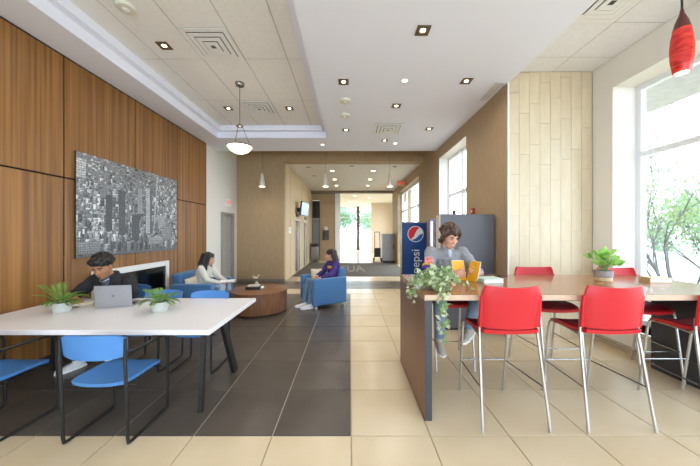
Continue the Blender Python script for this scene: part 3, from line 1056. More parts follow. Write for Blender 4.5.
ct = thing('drum_table', 'round walnut drum coffee table between the two armchairs', 'table', (-1.84, 5.5, 0))
MB().lathe([(0.49, 0.0), (0.49, 0.025)], n=48).obj('plinth', M_black, ct)
MB().lathe([(0.545, 0.026), (0.548, 0.035), (0.548, 0.40)], n=64).obj('drum', M_drum, ct, smooth=True)
MB().lathe([(0.552, 0.401), (0.556, 0.41), (0.556, 0.43), (0.55, 0.434)], n=64).obj('tabletop', M_drum, ct, smooth=True)
tr_ = thing('book_tray', 'low black box lying on the drum coffee table under the flowers', 'tray', (-1.95, 5.46, 0.434), R(8))
MB().bbox(-0.14, 0.14, -0.09, 0.09, 0, 0.055, 0.006, 1).obj('box', M_black, tr_)
MB().bbox(-0.10, 0.12, -0.06, 0.07, 0.056, 0.085, 0.004, 1).obj('lid', mat('cream_box', 'c9bda8', 0.7), tr_)
go = thing('glass_ball', 'small clear glass ball beside the black box on the drum table', 'ornament', (-1.76, 5.40, 0.434))
MB().ell((0, 0, 0.04), 0.04, 0.04, 0.04).obj('ball', mat('clear_ball', 'c9ccc8', 0.1, metal=0.3), go, smooth=True)

# ------------------------------------------------------------------ vending machines
def text_mesh(body, size, m, name, parent, loc, rot, ext=0.002):
    c = bpy.data.curves.new(name, 'FONT')
    c.body = body
    c.size = size
    c.align_x = 'CENTER'
    c.align_y = 'CENTER'
    c.extrude = ext
    o = bpy.data.objects.new('tmp', c)
    COL.objects.link(o)
    bpy.context.view_layer.update()
    me = bpy.data.meshes.new_from_object(o.evaluated_get(bpy.context.evaluated_depsgraph_get()))
    bpy.data.objects.remove(o)
    me.materials.clear()
    me.materials.append(m)
    r = bpy.data.objects.new(name, me)
    COL.objects.link(r)
    r.parent = parent
    r.location = loc
    r.rotation_euler = rot
    return r


pv = thing('drinks_machine', 'tall blue drinks vending machine with a round red, white and blue emblem', 'vending machine', (1.60, 8.30 - 0.02, 0))
PWd, PDp, PHt = 0.745, 0.32, 1.905
MB().bbox(0, PWd, 0.012, PDp, 0.03, PHt, 0.01, 1).obj('body', mat('machine_silver', '8e8f96', 0.4), pv)
_m = mat('blue_panel', '1b4f96', 0.3, var='163c7c', scale=1.2, stretch=(1, 1, 1))
MB().box(0.03, PWd - 0.02, 0, 0.012, 0.08, PHt - 0.03).obj('front_panel', _m, pv)
MB().box(0.0, 0.03, -0.004, 0.012, 0.05, PHt).obj('side_trim', mat('machine_edge', '2b2d38', 0.4), pv)


def disc_slice(lo, hi, r, n=40):
    """part of a disc in the XZ plane between two wavy borders given as functions of x"""
    b = MB()
    xs = [-r + 2 * r * k / n for k in range(n + 1)]
    for a, c in zip(xs[:-1], xs[1:]):
        q = []
        for x in (a, c):
            e = math.sqrt(max(r * r - x * x, 0))
            q.append((max(-e, min(e, lo(x))), max(-e, min(e, hi(x)))))
        if q[0][1] - q[0][0] < 1e-5 and q[1][1] - q[1][0] < 1e-5:
            continue
        b.add([(a, 0, q[0][0]), (c, 0, q[1][0]), (c, 0, q[1][1]), (a, 0, q[0][1]), (a, -0.004, q[0][0]), (c, -0.004, q[1][0]), (c, -0.004, q[1][1]), (a, -0.004, q[0][1])],
              [(4, 5, 6, 7), (3, 2, 1, 0), (0, 1, 5, 4), (2, 3, 7, 6)])
    return b


em_r = 0.225
lc = (0.41, -0.001, 1.535)
MB().lathe([(em_r + 0.022, 0), (em_r + 0.022, 0.003)], n=40).obj('emblem_ring', mat('emblem_white', 'eceff3', 0.4), pv, loc=(lc[0], lc[1], lc[2]), rot=(R(90), 0, 0))
w1 = lambda x: -0.10 - 0.25 * x + 0.03 * sin(x * 14)
w2 = lambda x: 0.0 + 0.02 + 0.18 * x + 0.03 * sin(x * 12)
for nm, lo, hi, c in (('emblem_red', w2, lambda x: 1.0, 'd02434'), ('emblem_blue', lambda x: -1.0, w1, '2a63b4')):
    disc_slice(lo, hi, em_r).obj(nm, mat(nm + '_paint', c, 0.4), pv, loc=(lc[0], lc[1] - 0.004, lc[2]), rot=(0, R(-38), 0))
tm = text_mesh('pepsi', 0.36, mat('letter_white', 'e6ecf4', 0.4), 'lettering', pv, (0.42, -0.002, 0.70), (R(90), R(-90), 0))

sv = thing('tall_cabinet', 'tall dark grey cabinet standing behind the person with the yellow book', 'cabinet', (1.45, 4.36, 0))
MB().bbox(0.012, 0.885, 0, 0.20, 0.03, 1.87, 0.008, 2).obj('body', mat('machine_grey', '57565a', 0.45), sv)
MB().box(0.0, 0.012, 0.008, 0.192, 0.03, 1.86).obj('side_panel', mat('cream_side', 'd3c8b4', 0.5), sv)
MB().box(0.03, 0.87, 0.01, 0.19, 0.0, 0.03).obj('plinth', M_black, sv)
dp = thing('display_stand', 'slim purple display stand with a white lit strip beside the blue machine', 'display', (2.125, 7.25, 0))
MB().bbox(0.0, 0.225, 0, 0.12, 0.0, 1.95, 0.006, 1).obj('body', mat('stand_purple', '6d6a85', 0.4), dp)
MB().box(0.045, 0.095, -0.012, 0.0, 0.25, 1.88).obj('light_strip', mat('lit_strip', 'f2f2ff', 0.4, emit='f0f2ff', emit_s=2.0), dp)
MB().box(0.12, 0.21, -0.006, 0.0, 0.3, 1.88).obj('print', mat('stand_print', '4d4770', 0.3, var='7a5f86', scale=6), dp)
bxs = thing('sensor_box', 'small black box standing on the grey vending machine', 'box', (1.72, 4.46, 1.87))
MB().bbox(-0.02, 0.02, -0.03, 0.03, 0, 0.075, 0.004, 1).obj('case', M_black, bxs)

# ------------------------------------------------------------------ corridor furniture and fittings
tv = thing('wall_screen', 'flat black television on a bracket high on the corridor wall', 'television', (-2.125, 10.95, 2.28))
MB().box(0, 0.18, -0.03, 0.03, 0.15, 0.30).obj('bracket', M_black, tv)
sb = MB()
sb.bbox(-0.03, 0.03, -0.42, 0.42, 0, 0.56, 0.01, 1)
scr = sb.obj('screen_case', M_black, tv, loc=(0.24, 0.0, -0.02), rot=(0, R(8), R(-11)))
MB().box(0.031, 0.033, -0.39, 0.39, 0.03, 0.53).obj('screen', mat('screen_grey', '7d8390', 0.15), scr)
pl_ = thing('notice_plate', 'small white notice plate on the corridor wall before the lifts', 'sign', (-2.125, 9.35, 1.55))
MB().box(0, 0.012, 0, 0.30, 0, 0.22).obj('plate', M_paper, pl_)
MB().box(0.012, 0.014, 0.05, 0.25, 0.13, 0.15).obj('print_line', mat('print_grey', '9a9a9a', 0.7), pl_)
ph = thing('wall_telephone', 'dark wall telephone on the far beige wall', 'telephone', (-1.34, 15.1, 1.2))
MB().bbox(-0.17, 0.17, -0.12, 0, 0, 0.52, 0.015, 1).obj('case', mat('phone_grey', '4c4740', 0.5), ph)
MB().tube([(-0.08, -0.14, 0.1), (-0.08, -0.16, 0.25), (-0.08, -0.14, 0.42)], 0.025).obj('handset', M_black, ph)
MB().box(-0.09, 0.1, -0.03, 0, 0.53, 0.72).obj('card', M_paper, ph)
bn = thing('litter_bin', 'steel litter bin standing at the end of the lift wall', 'bin', (-1.86, 14.35, 0))
MB().bbox(-0.22, 0.22, -0.2, 0.2, 0, 0.86, 0.02, 1).obj('body', M_steel, bn)
MB().bbox(-0.225, 0.225, -0.205, 0.205, 0.86, 1.02, 0.03, 2).obj('lid', mat('bin_lid', '3b3835', 0.5), bn)
MB().box(-0.14, 0.14, -0.21, -0.205, 0.89, 0.98).obj('flap', M_black, bn)
kb = thing('grey_locker', 'grey box cabinet beside the black cart at the corridor end', 'cabinet', (2.02, 14.35, 0))
MB().bbox(-0.33, 0.33, -0.3, 0.3, 0.12, 1.52, 0.01, 1).obj('body', mat('locker_grey', '8c8a88', 0.45), kb)
MB().box(-0.31, 0.31, -0.28, 0.28, 0.0, 0.12).obj('plinth', M_black, kb)
MB().box(0.22, 0.26, -0.31, -0.3, 0.75, 1.0).obj('handle', M_black, kb)
ctt = thing('hand_truck', 'black wheeled hand truck beside the grey cabinet', 'cart', (1.45, 14.3, 0))
for s in (-1, 1):
    MB().tube([(s * 0.13, 0.12, 1.62), (s * 0.14, 0.0, 0.9), (s * 0.15, -0.05, 0.14)], 0.018, n=8).obj('rail', M_black, ctt)
    MB().tube([(s * 0.17, 0.0, 0.13), (s * 0.23, 0.0, 0.13)], 0.13, n=16).obj('wheel', M_black, ctt)
MB().tube([(-0.13, 0.12, 1.62), (0.13, 0.12, 1.62)], 0.018, n=8).obj('handle', M_black, ctt)
MB().bbox(-0.19, 0.19, -0.3, -0.05, 0.03, 0.06, 0.006, 1).obj('toe_plate', M_black, ctt)
MB().bbox(-0.17, 0.17, -0.1, 0.0, 0.3, 0.78, 0.03, 2).obj('bag', mat('black_bag', '262523', 0.8), ctt)
ex = thing('exit_sign', 'red lit EXIT sign on the white wall above the grey door', 'sign', (-3.65, 8.05, 2.36))
MB().box(0, 0.03, -0.17, 0.17, 0, 0.22).obj('case', M_paper, ex)
text_mesh('EXIT', 0.15, mat('exit_red', 'd03a2a', 0.4, emit='d83020', emit_s=1.5), 'lettering', ex, (0.032, 0, 0.11), (R(90), 0, R(90)), 0.001)
ex2 = thing('exit_sign', 'small red EXIT sign hung under the corridor ceiling by the glazed front', 'sign', (2.19, 11.5, 3.58))
MB().box(-0.17, 0.17, 0, 0.04, 0, 0.22).box(-0.01, 0.01, 0.01, 0.03, 0.22, 0.27).obj('case', mat('exit_case', 'b9856a', 0.5), ex2)
text_mesh('EXIT', 0.15, mat('exit_red', 'd03a2a'), 'lettering', ex2, (0, -0.002, 0.11), (R(90), 0, 0), 0.001)
al = thing('fire_alarm', 'small red fire alarm on the beige wall above the grey machine', 'alarm', (XM, 5.15, 1.98))
MB().bbox(-0.035, 0, -0.05, 0.05, -0.06, 0.06, 0.008, 1).obj('case', mat('alarm_red', 'a33030', 0.5), al)
MB().lathe([(0.02, 0), (0.02, 0.012)], n=12).obj('strobe', M_paper, al, loc=(-0.036, 0, 0), rot=(0, R(-90), 0))

# ------------------------------------------------------------------ people
def remesh(b, name, m, voxel=0.007, smooth_n=4, parent=None, disp=0.0, dscale=0.1):
    """union of the collected closed shapes as one continuous smooth surface"""
    o = b.obj('tmp', None)
    md = o.modifiers.new('r', 'REMESH')
    md.mode = 'VOXEL'
    md.voxel_size = voxel
    sm = o.modifiers.new('s', 'SMOOTH')
    sm.factor = 0.5
    sm.iterations = smooth_n
    if disp:
        tx = bpy.data.textures.new('folds', 'CLOUDS')
        tx.noise_scale = dscale
        dm = o.modifiers.new('d', 'DISPLACE')
        dm.texture = tx
        dm.strength = disp
        dm.mid_level = 0.5
    bpy.context.view_layer.update()
    me = bpy.data.meshes.new_from_object(o.evaluated_get(bpy.context.evaluated_depsgraph_get()))
    bpy.data.objects.remove(o)
    me.materials.clear()
    me.materials.append(m)
    me.polygons.foreach_set('use_smooth', [True] * len(me.polygons))
    r = bpy.data.objects.new(name, me)
    COL.objects.link(r)
    if parent:
        r.parent = parent
    return r


def V(*a):
    return Vector(a)


def frame(f, u):
    """matrix with columns right, forward, up"""
    f = Vector(f).normalized()
    u = Vector(u)
    r = f.cross(u).normalized()
    u = r.cross(f).normalized()
    return Matrix((r, f, u)).transposed()


def torso_rings(b, pel, chest, neck, lat, spec):
    """spec: list of (t along pelvis-chest-neck, half width, half depth)"""
    lat = Vector(lat).normalized()
    rs = []
    for t, rx, ry in spec:
        c = pel.lerp(chest, t * 2) if t < 0.5 else chest.lerp(neck, (t - 0.5) * 2)
        ax = (chest - pel).normalized().lerp((neck - chest).normalized(), t)
        fw = ax.cross(lat).normalized()
        n = 20
        rs.append([c + lat * (rx * math.copysign(abs(cos(2 * pi * k / n)) ** 0.85, cos(2 * pi * k / n))) + fw * (ry * math.copysign(abs(sin(2 * pi * k / n)) ** 0.85, sin(2 * pi * k / n))) for k in range(n)])
    b.rings(rs)


def hand(b, wrist, d, n, side, curl=0.5, s=1.0, spread=0.16):
    """d: direction of the fingers, n: palm normal (curls towards it), side: +1/-1 thumb side"""
    d = Vector(d).normalized()
    n = Vector(n)
    n = (n - d * n.dot(d)).normalized()
    l = d.cross(n).normalized() * side
    M = Matrix((l, d, n)).transposed()
    b.ell(wrist + d * 0.05 * s, 0.043 * s, 0.055 * s, 0.018 * s, M)
    b.ell(wrist + d * 0.03 * s + l * 0.022 * s, 0.022 * s, 0.035 * s, 0.018 * s, M)
    for k, (o, ln) in enumerate(((0.030, 0.072), (0.010, 0.080), (-0.011, 0.074), (-0.031, 0.058))):
        p = wrist + d * 0.088 * s + l * o * s
        a = 0.1 * curl
        pts = [p - d * 0.02 * s, p]
        dd = (d + l * (o / 0.03) * spread).normalized()
        for q, f in ((0.42, 0.55), (0.33, 1.25), (0.25, 1.75)):
            ang = curl * f
            p = p + (dd * cos(ang) + n * sin(ang)) * ln * q * s
            pts.append(p)
        b.limb(pts, [0.0105 * s, 0.0105 * s, 0.0095 * s, 0.0088 * s, 0.0075 * s])
    p = wrist + d * 0.025 * s + l * 0.03 * s
    q = p + (d * 0.6 + l * 0.75 + n * 0.25).normalized() * 0.036 * s
    e = q + (d * 0.9 + l * 0.15 + n * 0.5 * curl).normalized() * 0.032 * s
    t = e + (d * 0.9 - l * 0.1 + n * 0.6 * curl).normalized() * 0.024 * s
    b.limb([p, q, e, t], [0.014 * s, 0.012 * s, 0.0105 * s, 0.008 * s])


def head(b, c, M, s=1.0):
    """c: head centre (between the ears); M columns right, forward, up"""
    P = lambda x, y, z: c + M @ (Vector((x, y, z)) * s)
    b.ell(P(0, -0.012, 0.035), 0.076 * s, 0.095 * s, 0.088 * s, M)        # skull
    b.ell(P(0, 0.022, -0.02), 0.064 * s, 0.074 * s, 0.085 * s, M)         # face
    b.ell(P(0, 0.035, -0.072), 0.047 * s, 0.05 * s, 0.042 * s, M)         # jaw
    b.ell(P(0, 0.068, -0.098), 0.021 * s, 0.02 * s, 0.018 * s, M)         # chin
    b.ell(P(0, 0.078, 0.028), 0.05 * s, 0.02 * s, 0.012 * s, M)           # brow
    for x in (-1, 1):
        b.ell(P(x * 0.038, 0.068, -0.022), 0.02 * s, 0.018 * s, 0.02 * s, M)   # cheek
        b.ell(P(x * 0.077, -0.005, -0.008), 0.009 * s, 0.019 * s, 0.031 * s, M)  # ear
    b.limb([P(0, 0.088, 0.018), P(0, 0.104, -0.016), P(0, 0.113, -0.03)], [0.008 * s, 0.010 * s, 0.0135 * s])
    for x in (-1, 1):
        b.ell(P(x * 0.012, 0.1, -0.033), 0.009 * s, 0.01 * s, 0.008 * s, M)
    b.ell(P(0, 0.093, -0.063), 0.024 * s, 0.010 * s, 0.007 * s, M)
    b.ell(P(0, 0.09, -0.075), 0.020 * s, 0.010 * s, 0.007 * s, M)


M_eye = mat('eye_dark', '2a1d16', 0.25)
M_eyew = mat('eye_lid', 'a98873', 0.4)


def face_parts(par, c, M, s, browm, lipm, lids=True):
    P = lambda x, y, z: c + M @ (Vector((x, y, z)) * s)
    for x in (-1, 1):
        MB().ell(P(x * 0.031, 0.083, 0.008), 0.014 * s, 0.009 * s, 0.0065 * s, M).obj('eye', M_eyew, par, smooth=True)
        MB().ell(P(x * 0.031, 0.0885, 0.007), 0.0068 * s, 0.005 * s, 0.0062 * s, M).obj('iris', M_eye, par, smooth=True)
        MB().tube([P(x * 0.013, 0.098, 0.026), P(x * 0.032, 0.095, 0.033), P(x * 0.052, 0.08, 0.026)], [0.004 * s, 0.005 * s, 0.003 * s], n=6).obj('eyebrow', browm, par, smooth=True)
    MB().ell(P(0, 0.0985, -0.069), 0.022 * s, 0.006 * s, 0.0075 * s, M).obj('lips', lipm, par, smooth=True)


def shoe(name, m, par, ankle, toe_dir, L=0.27, up=(0, 0, 1), sole_m=None):
    """low shoe; ankle = centre of the ankle joint"""
    d = Vector(toe_dir).normalized()
    Mx = frame(d, up)
    P = lambda x, y, z: ankle + Mx @ Vector((x, y, z))
    b = MB()
    b.ell(P(0, -0.02, -0.045), 0.042, 0.06, 0.045, Mx)
    b.ell(P(0, 0.05, -0.05), 0.044, 0.085, 0.036, Mx)
    b.ell(P(0, 0.125, -0.058), 0.047, 0.075, 0.028, Mx)
    b.limb([P(0, -0.01, -0.045), P(0, -0.005, 0.01)], [0.046, 0.048])
    o = remesh(b, name, m, 0.008, 3, par)
    sb_ = MB()
    rs = []
    for z in (-0.09, -0.068):
        rs.append([P(*q, z) for q in ((-0.032, -0.075), (0.032, -0.075), (0.043, 0.0), (0.048, 0.1), (0.04, 0.17), (0.0, 0.2), (-0.04, 0.17), (-0.048, 0.1), (-0.043, 0.0))])
    sb_.rings(rs).obj('sole', sole_m or M_paper, o)
    return o


# ---- person reading at the bar (faces the viewer)
skinA = mat('skin_fair', 'd9a58a', 0.5, var='d39a80', scale=20, spec=0.35)
lipA = mat('lip_fair', 'b9736a', 0.5)
hairA = mat('hair_brown', '5a4030', 0.55, var='33231a', scale=14, stretch=(1, 1, 3), bump=0.4, bump_scale=70)
B = V(1.20, 3.42, 0.0)
pel, chest, neck = V(1.19, 3.43, 0.86), V(1.195, 3.40, 1.17), V(1.205, 3.35, 1.375)
hd = V(1.215, 3.285, 1.515)
HM = frame((0.22, -1, -0.38), (0.06, -0.2, 1))
HS = 1.1
shR, shL = V(1.01, 3.36, 1.325), V(1.39, 3.36, 1.325)      # image left, image right
elR, elL = V(0.925, 3.20, 1.105), V(1.52, 3.22, 1.11)
wrR, wrL = V(1.10, 2.99, 1.11), V(1.43, 2.985, 1.125)
hipR, hipL = V(1.10, 3.40, 0.86), V(1.28, 3.40, 0.86)
knR, knL = V(1.00, 2.98, 0.84), V(1.42, 3.00, 0.86)
anR, anL = V(1.00, 3.02, 0.41), V(1.345, 3.05, 0.505)
b = MB()
head(b, hd, HM, HS)
b.limb([neck - V(0, -0.01, 0.06), hd + HM @ V(0, -0.03, -0.05)], [0.058, 0.056])
torso_rings(b, pel, chest, neck, (1, 0, 0), [(0, .14, .10), (.25, .135, .095), (.5, .15, .105), (.8, .165, .095), (.95, .11, .07), (1.0, .055, .05)])
for s_, e_, w_ in ((shR, elR, wrR), (shL, elL, wrL)):
    b.limb([s_, e_, w_], [0.05, 0.04, 0.029])
hand(b, wrR, V(0.75, -0.6, 0.12), V(0.35, 0.4, 0.2), -1, 0.75, 1.12)
hand(b, wrL, V(-0.55, -0.75, 0.25), V(-0.4, 0.4, 0.2), 1, 0.8, 1.12)
for h_, k_, a_ in ((hipR, knR, anR), (hipL, knL, anL)):
    b.limb([h_, k_, a_], [0.08, 0.052, 0.036])
pA = remesh(b, 'person', skinA, 0.006, 3)
tag(pA, 'person in grey sweatshirt and jeans on a red stool, reading a yellow book', 'person')
face_parts(pA, hd, HM, HS, hairA, lipA)
greyA = mat('grey_sweatshirt', '8f8e8f', 0.85, var='7f7f82', scale=14, bump=0.2, bump_scale=60)
b = MB()
torso_rings(b, pel - V(0, 0, 0.06), chest, neck, (1, 0, 0), [(0, .17, .13), (.25, .165, .125), (.5, .18, .13), (.75, .195, .125), (.9, .16, .1), (1.0, .075, .068)])
for s_, e_, w_ in ((shR, elR, wrR), (shL, elL, wrL)):
    m_ = e_.lerp(w_, 0.9)
    b.limb([s_, s_.lerp(e_, 0.5), e_, m_], [0.078, 0.07, 0.06, 0.045])
b.limb([neck + V(-0.05, -0.03, 0.01), neck + V(0, -0.07, -0.03), neck + V(0.05, -0.03, 0.01)], [0.022, 0.02, 0.022])
b.limb([neck + V(-0.05, -0.03, 0.01), neck + V(0, 0.05, 0.02), neck + V(0.05, -0.03, 0.01)], [0.022, 0.02, 0.022])
sw = remesh(b, 'sweatshirt', greyA, 0.008, 5, pA, 0.022, 0.06)
MB().ell(neck + V(0, -0.055, -0.06), 0.03, 0.05, 0.075).obj('undershirt', mat('light_tee', 'b4b8bd', 0.8), pA, smooth=True)
for s_, e_ in ((shR, elR), (shL, elL)):
    for t0, t1, cm, nm in ((0.70, 0.80, mat('stripe_gold', 'd9a93a', 0.8), 'gold_sleeve_stripe'), (0.84, 1.0, mat('stripe_purple', '4b2f86', 0.8), 'purple_sleeve_stripe')):
        MB().tube([s_.lerp(e_, t0), s_.lerp(e_, t1)], [0.079, 0.077], n=18).obj(nm, cm, sw, smooth=True)
jean = mat('blue_jeans', '6c84a2', 0.85, var='93a7bc', scale=6, bump=0.2, bump_scale=90)
b = MB()
b.ell(pel - V(0, -0.01, 0.02), 0.18, 0.14, 0.10)
for h_, k_, a_ in ((hipR, knR, anR), (hipL, knL, anL)):
    b.limb([h_, h_.lerp(k_, .5), k_, k_.lerp(a_, .45), a_ + V(0, 0, 0.01)], [0.10, 0.088, 0.072, 0.064, 0.052])
remesh(b, 'trousers', jean, 0.008, 4, pA, 0.012, 0.06)
shg = mat('tan_grey_suede', 'b8af9f', 0.85)
shoe('shoe', shg, pA, anR + V(0, 0, -0.02), (-0.05, -0.95, -0.35), up=(0, -0.4, 1))
shoe('shoe', shg, pA, anL + V(0, 0, -0.02), (-0.75, -0.65, -0.25), up=(-.2, -0.2, 1))


def curls(b, c, M, s, spots, rnd, r0=0.03):
    """hair mass: overlapping locks laid over the skull"""
    for x, y, z in spots:
        p = Vector((x, y, z))
        q = p + Vector((rnd.uniform(-.02, .02), rnd.uniform(-.02, .02), rnd.uniform(-.035, -.01)))
        b.limb([c + M @ (p * s), c + M @ (q * s)], [r0 * s * rnd.uniform(.8, 1.15), r0 * s * rnd.uniform(.5, .8)])


rnd = random.Random(3)
b = MB()
b.ell(hd + HM @ (V(0, -0.022, 0.052) * HS), 0.088 * HS, 0.103 * HS, 0.09 * HS, HM)
sp = []
for k in range(70):
    a = rnd.uniform(0, 2 * pi)
    el = rnd.uniform(0.05, 1.45)
    x, y, z = 0.092 * cos(a) * cos(el), -0.02 + 0.108 * sin(a) * cos(el), 0.045 + 0.098 * sin(el)
    if y > 0.035 and z < 0.085:
        continue
    sp.append((x, y, z))
for x in (-0.075, -0.05, -0.02, 0.02, 0.055, 0.078):
    sp += [(x, 0.066 - abs(x) * 0.35, 0.092 - abs(x) * 0.2)]
for z in (0.05, 0.02, -0.01):
    sp += [(-0.09, 0.03 - (0.05 - z) * 0.5, z), (0.09, 0.03 - (0.05 - z) * 0.5, z)]
sp += [(-0.085, -0.03, -0.04), (-0.07, -0.06, -0.06), (0.07, -0.06, -0.06), (0, -0.09, -0.05), (-0.04, -0.085, -0.06), (0.04, -0.085, -0.06)]
curls(b, hd, HM, HS, sp, rnd, 0.026)
remesh(b, 'hair', hairA, 0.005, 2, pA, 0.018, 0.03)

# open yellow book in the hands
yb_ = thing('yellow_book', 'open yellow paperback held upright by the person at the bar', 'book', (1.275, 2.955, 1.052), R(-6))
for s, ang in ((-1, R(16)), (1, R(-68))):
    cv = MB().box(-0.15 if s < 0 else 0, 0 if s < 0 else 0.15, 0, 0.004, 0, 0.215)
    cv.obj('cover', mat('yellow_cover', 'e0a523', 0.5), yb_, rot=(R(-14), 0, ang))
    MB().box(-0.142 if s < 0 else 0.004, -0.004 if s < 0 else 0.142, 0.005, 0.017, 0.005, 0.22).obj('pages', mat('cream_pages', 'e9e2c9', 0.8), yb_, rot=(R(-14), 0, ang))

# ---- person at the white table (faces the viewer, looks down)
skinB = mat('skin_brown', 'b27e5c', 0.5, var='a87452', scale=20, spec=0.35)
lipB = mat('lip_brown', '8a5148', 0.5)
hairB = mat('hair_black', '15120f', 0.5, var='241c17', scale=14, bump=0.4, bump_scale=70)
pel, chest, neck = V(-3.10, 3.62, 0.52), V(-3.09, 3.56, 0.83), V(-3.08, 3.47, 1.025)
hd = V(-3.095, 3.38, 1.14)
HM = frame((0.22, -1, -0.42), (-0.02, -0.3, 1))
HS = 1.12
shR, shL = V(-3.28, 3.50, 0.965), V(-2.89, 3.52, 0.965)
elR, elL = V(-3.46, 3.40, 0.79), V(-2.75, 3.42, 0.80)
wrR, wrL = V(-3.27, 3.22, 0.785), V(-2.90, 3.20, 0.79)
hipR, hipL = V(-3.19, 3.58, 0.52), V(-3.01, 3.58, 0.52)
knR, knL = V(-3.22, 3.16, 0.52), V(-2.98, 3.16, 0.52)
anR, anL = V(-3.17, 3.14, 0.10), V(-2.98, 3.46, 0.10)
b = MB()
head(b, hd, HM, HS)
b.limb([neck - V(0, -0.02, 0.06), hd + HM @ V(0, -0.03, -0.05)], [0.06, 0.058])
torso_rings(b, pel, chest, neck, (1, 0, 0), [(0, .14, .10), (.25, .135, .095), (.5, .15, .105), (.8, .165, .095), (.95, .11, .07), (1.0, .055, .05)])
for s_, e_, w_ in ((shR, elR, wrR), (shL, elL, wrL)):
    b.limb([s_, e_, w_], [0.05, 0.04, 0.029])
hand(b, wrR, V(0.75, -0.55, -0.12), V(0.1, 0.0, -1), -1, 0.55, 1.1)
hand(b, wrL, V(0.3, -0.9, -0.05), V(0, 0, -1), 1, 0.4, 1.1)
for h_, k_, a_ in ((hipR, knR, anR), (hipL, knL, anL)):
    b.limb([h_, k_, a_], [0.08, 0.052, 0.036])
pB = remesh(b, 'person', skinB, 0.006, 3)
tag(pB, 'person in black jacket writing at the white table behind a silver laptop', 'person')
face_parts(pB, hd, HM, HS, hairB, lipB)
jk = mat('black_jacket', '1b1b1d', 0.8, var='232326', scale=10, bump=0.25, bump_scale=50)
b = MB()
torso_rings(b, pel - V(0, 0, 0.05), chest, neck, (1, 0, 0), [(0, .18, .135), (.25, .175, .13), (.5, .19, .135), (.75, .205, .13), (.9, .17, .105), (1.0, .085, .075)])
for s_, e_, w_ in ((shR, elR, wrR), (shL, elL, wrL)):
    b.limb([s_, s_.lerp(e_, .5), e_, e_.lerp(w_, 0.85)], [0.082, 0.077, 0.068, 0.05])
b.limb([neck + V(-0.06, -0.05, -0.02), neck + V(-0.055, 0.04, 0.03), neck + V(0.055, 0.04, 0.03), neck + V(0.06, -0.05, -0.02)], [0.026] * 4)
remesh(b, 'jacket', jk, 0.008, 5, pB, 0.022, 0.07)
MB().ell(neck + V(0.0, -0.05, -0.06), 0.06, 0.055, 0.085).obj('t_shirt', mat('slate_tee', '4d5560', 0.85), pB, smooth=True)
MB().tube([neck + V(0.062 * cos(a), -0.035 - 0.06 * sin(a) - 0.025 * (sin(a) > 0.5), 0.005 - 0.07 * max(sin(a), 0)) for a in [pi * k / 12 for k in range(13)]], 0.004, n=6).obj('necklace', M_chrome, pB)
b = MB()
b.ell(pel - V(0, 0, 0.0), 0.18, 0.14, 0.09)
for h_, k_, a_ in ((hipR, knR, anR), (hipL, knL, anL)):
    b.limb([h_, k_, a_ + V(0, 0, 0.02)], [0.095, 0.072, 0.05])
remesh(b, 'trousers', mat('dark_trousers', '2a2725', 0.85), 0.009, 4, pB)
wsh = mat('white_leather', 'e4e2de', 0.5)
shoe('shoe', wsh, pB, anR + V(0, 0, -0.01), (-0.35, -1, 0))
shoe('shoe', wsh, pB, anL + V(0, 0, -0.01), (0.2, -1, 0))
b = MB()
b.ell(hd + HM @ (V(0, -0.022, 0.055) * HS), 0.088 * HS, 0.102 * HS, 0.088 * HS, HM)
sp = []
for k in range(70):
    a = rnd.uniform(0, 2 * pi)
    el = rnd.uniform(0.12, 1.45)
    x, y, z = 0.09 * cos(a) * cos(el), -0.02 + 0.106 * sin(a) * cos(el), 0.05 + 0.095 * sin(el)
    if y > 0.03 and z < 0.085:
        continue
    sp.append((x, y, z))
for x in (-0.07, -0.045, -0.02, 0.005, 0.03, 0.055, 0.075):
    sp += [(x, 0.056 - abs(x) * 0.3, 0.104 - abs(x) * 0.2)]
for x in (-.06, -.035, -.01, .02, .045):
    b.limb([hd + HM @ (V(x, .05, .11) * HS), hd + HM @ (V(x * 1.1 - .01, .085 - abs(x) * .3, .08) * HS), hd + HM @ (V(x * 1.2 - .015, .092 - abs(x) * .4, .052 + rnd.uniform(-.008, .01)) * HS)], [.02, .015, .006])
for z in (0.05,):
    sp += [(-0.088, -0.01, z), (0.088, -0.01, z)]
curls(b, hd, HM, HS, sp, rnd, 0.025)
remesh(b, 'hair', hairB, 0.005, 2, pB, 0.018, 0.03)

# ---- long-haired person in cream (faces +X)
skinC = mat('skin_light', 'd8a98f', 0.5, var='d19f86', scale=20)
hairC = mat('hair_dark_brown', '2a1d17', 0.5, var='1d1410', scale=8, stretch=(8, 8, 1), bump=0.4, bump_scale=40)
pel, chest, neck = V(-2.93, 5.34, 0.52), V(-2.90, 5.34, 0.77), V(-2.84, 5.33, 0.945)
hd = V(-2.785, 5.32, 1.055)
HM = frame((1, 0.12, -0.12), (0.1, 0, 1))
HS = 1.02
shN, shF = V(-2.86, 5.17, 0.885), V(-2.84, 5.50, 0.885)
elN, elF = V(-2.72, 5.13, 0.67), V(-2.70, 5.53, 0.68)
wrN, wrF = V(-2.50, 5.22, 0.60), V(-2.50, 5.42, 0.61)
hipN, hipF = V(-2.90, 5.25, 0.52), V(-2.90, 5.43, 0.52)
knN, knF = V(-2.48, 5.24, 0.53), V(-2.48, 5.44, 0.53)
anN, anF = V(-2.47, 5.12, 0.10), V(-2.46, 5.56, 0.10)
b = MB()
head(b, hd, HM, HS)
b.limb([neck - V(0.02, 0, 0.05), hd + HM @ V(0, -0.03, -0.05)], [0.05, 0.048])
torso_rings(b, pel, chest, neck, (0, -1, 0), [(0, .14, .10), (.25, .115, .085), (.5, .13, .1), (.8, .145, .085), (.95, .1, .065), (1.0, .05, .045)])
for s_, e_, w_ in ((shN, elN, wrN), (shF, elF, wrF)):
    b.limb([s_, e_, w_], [0.042, 0.034, 0.025])
hand(b, wrN, V(0.8, 0.5, -0.1), V(0, 0, -1), 1, 0.5, 0.95)
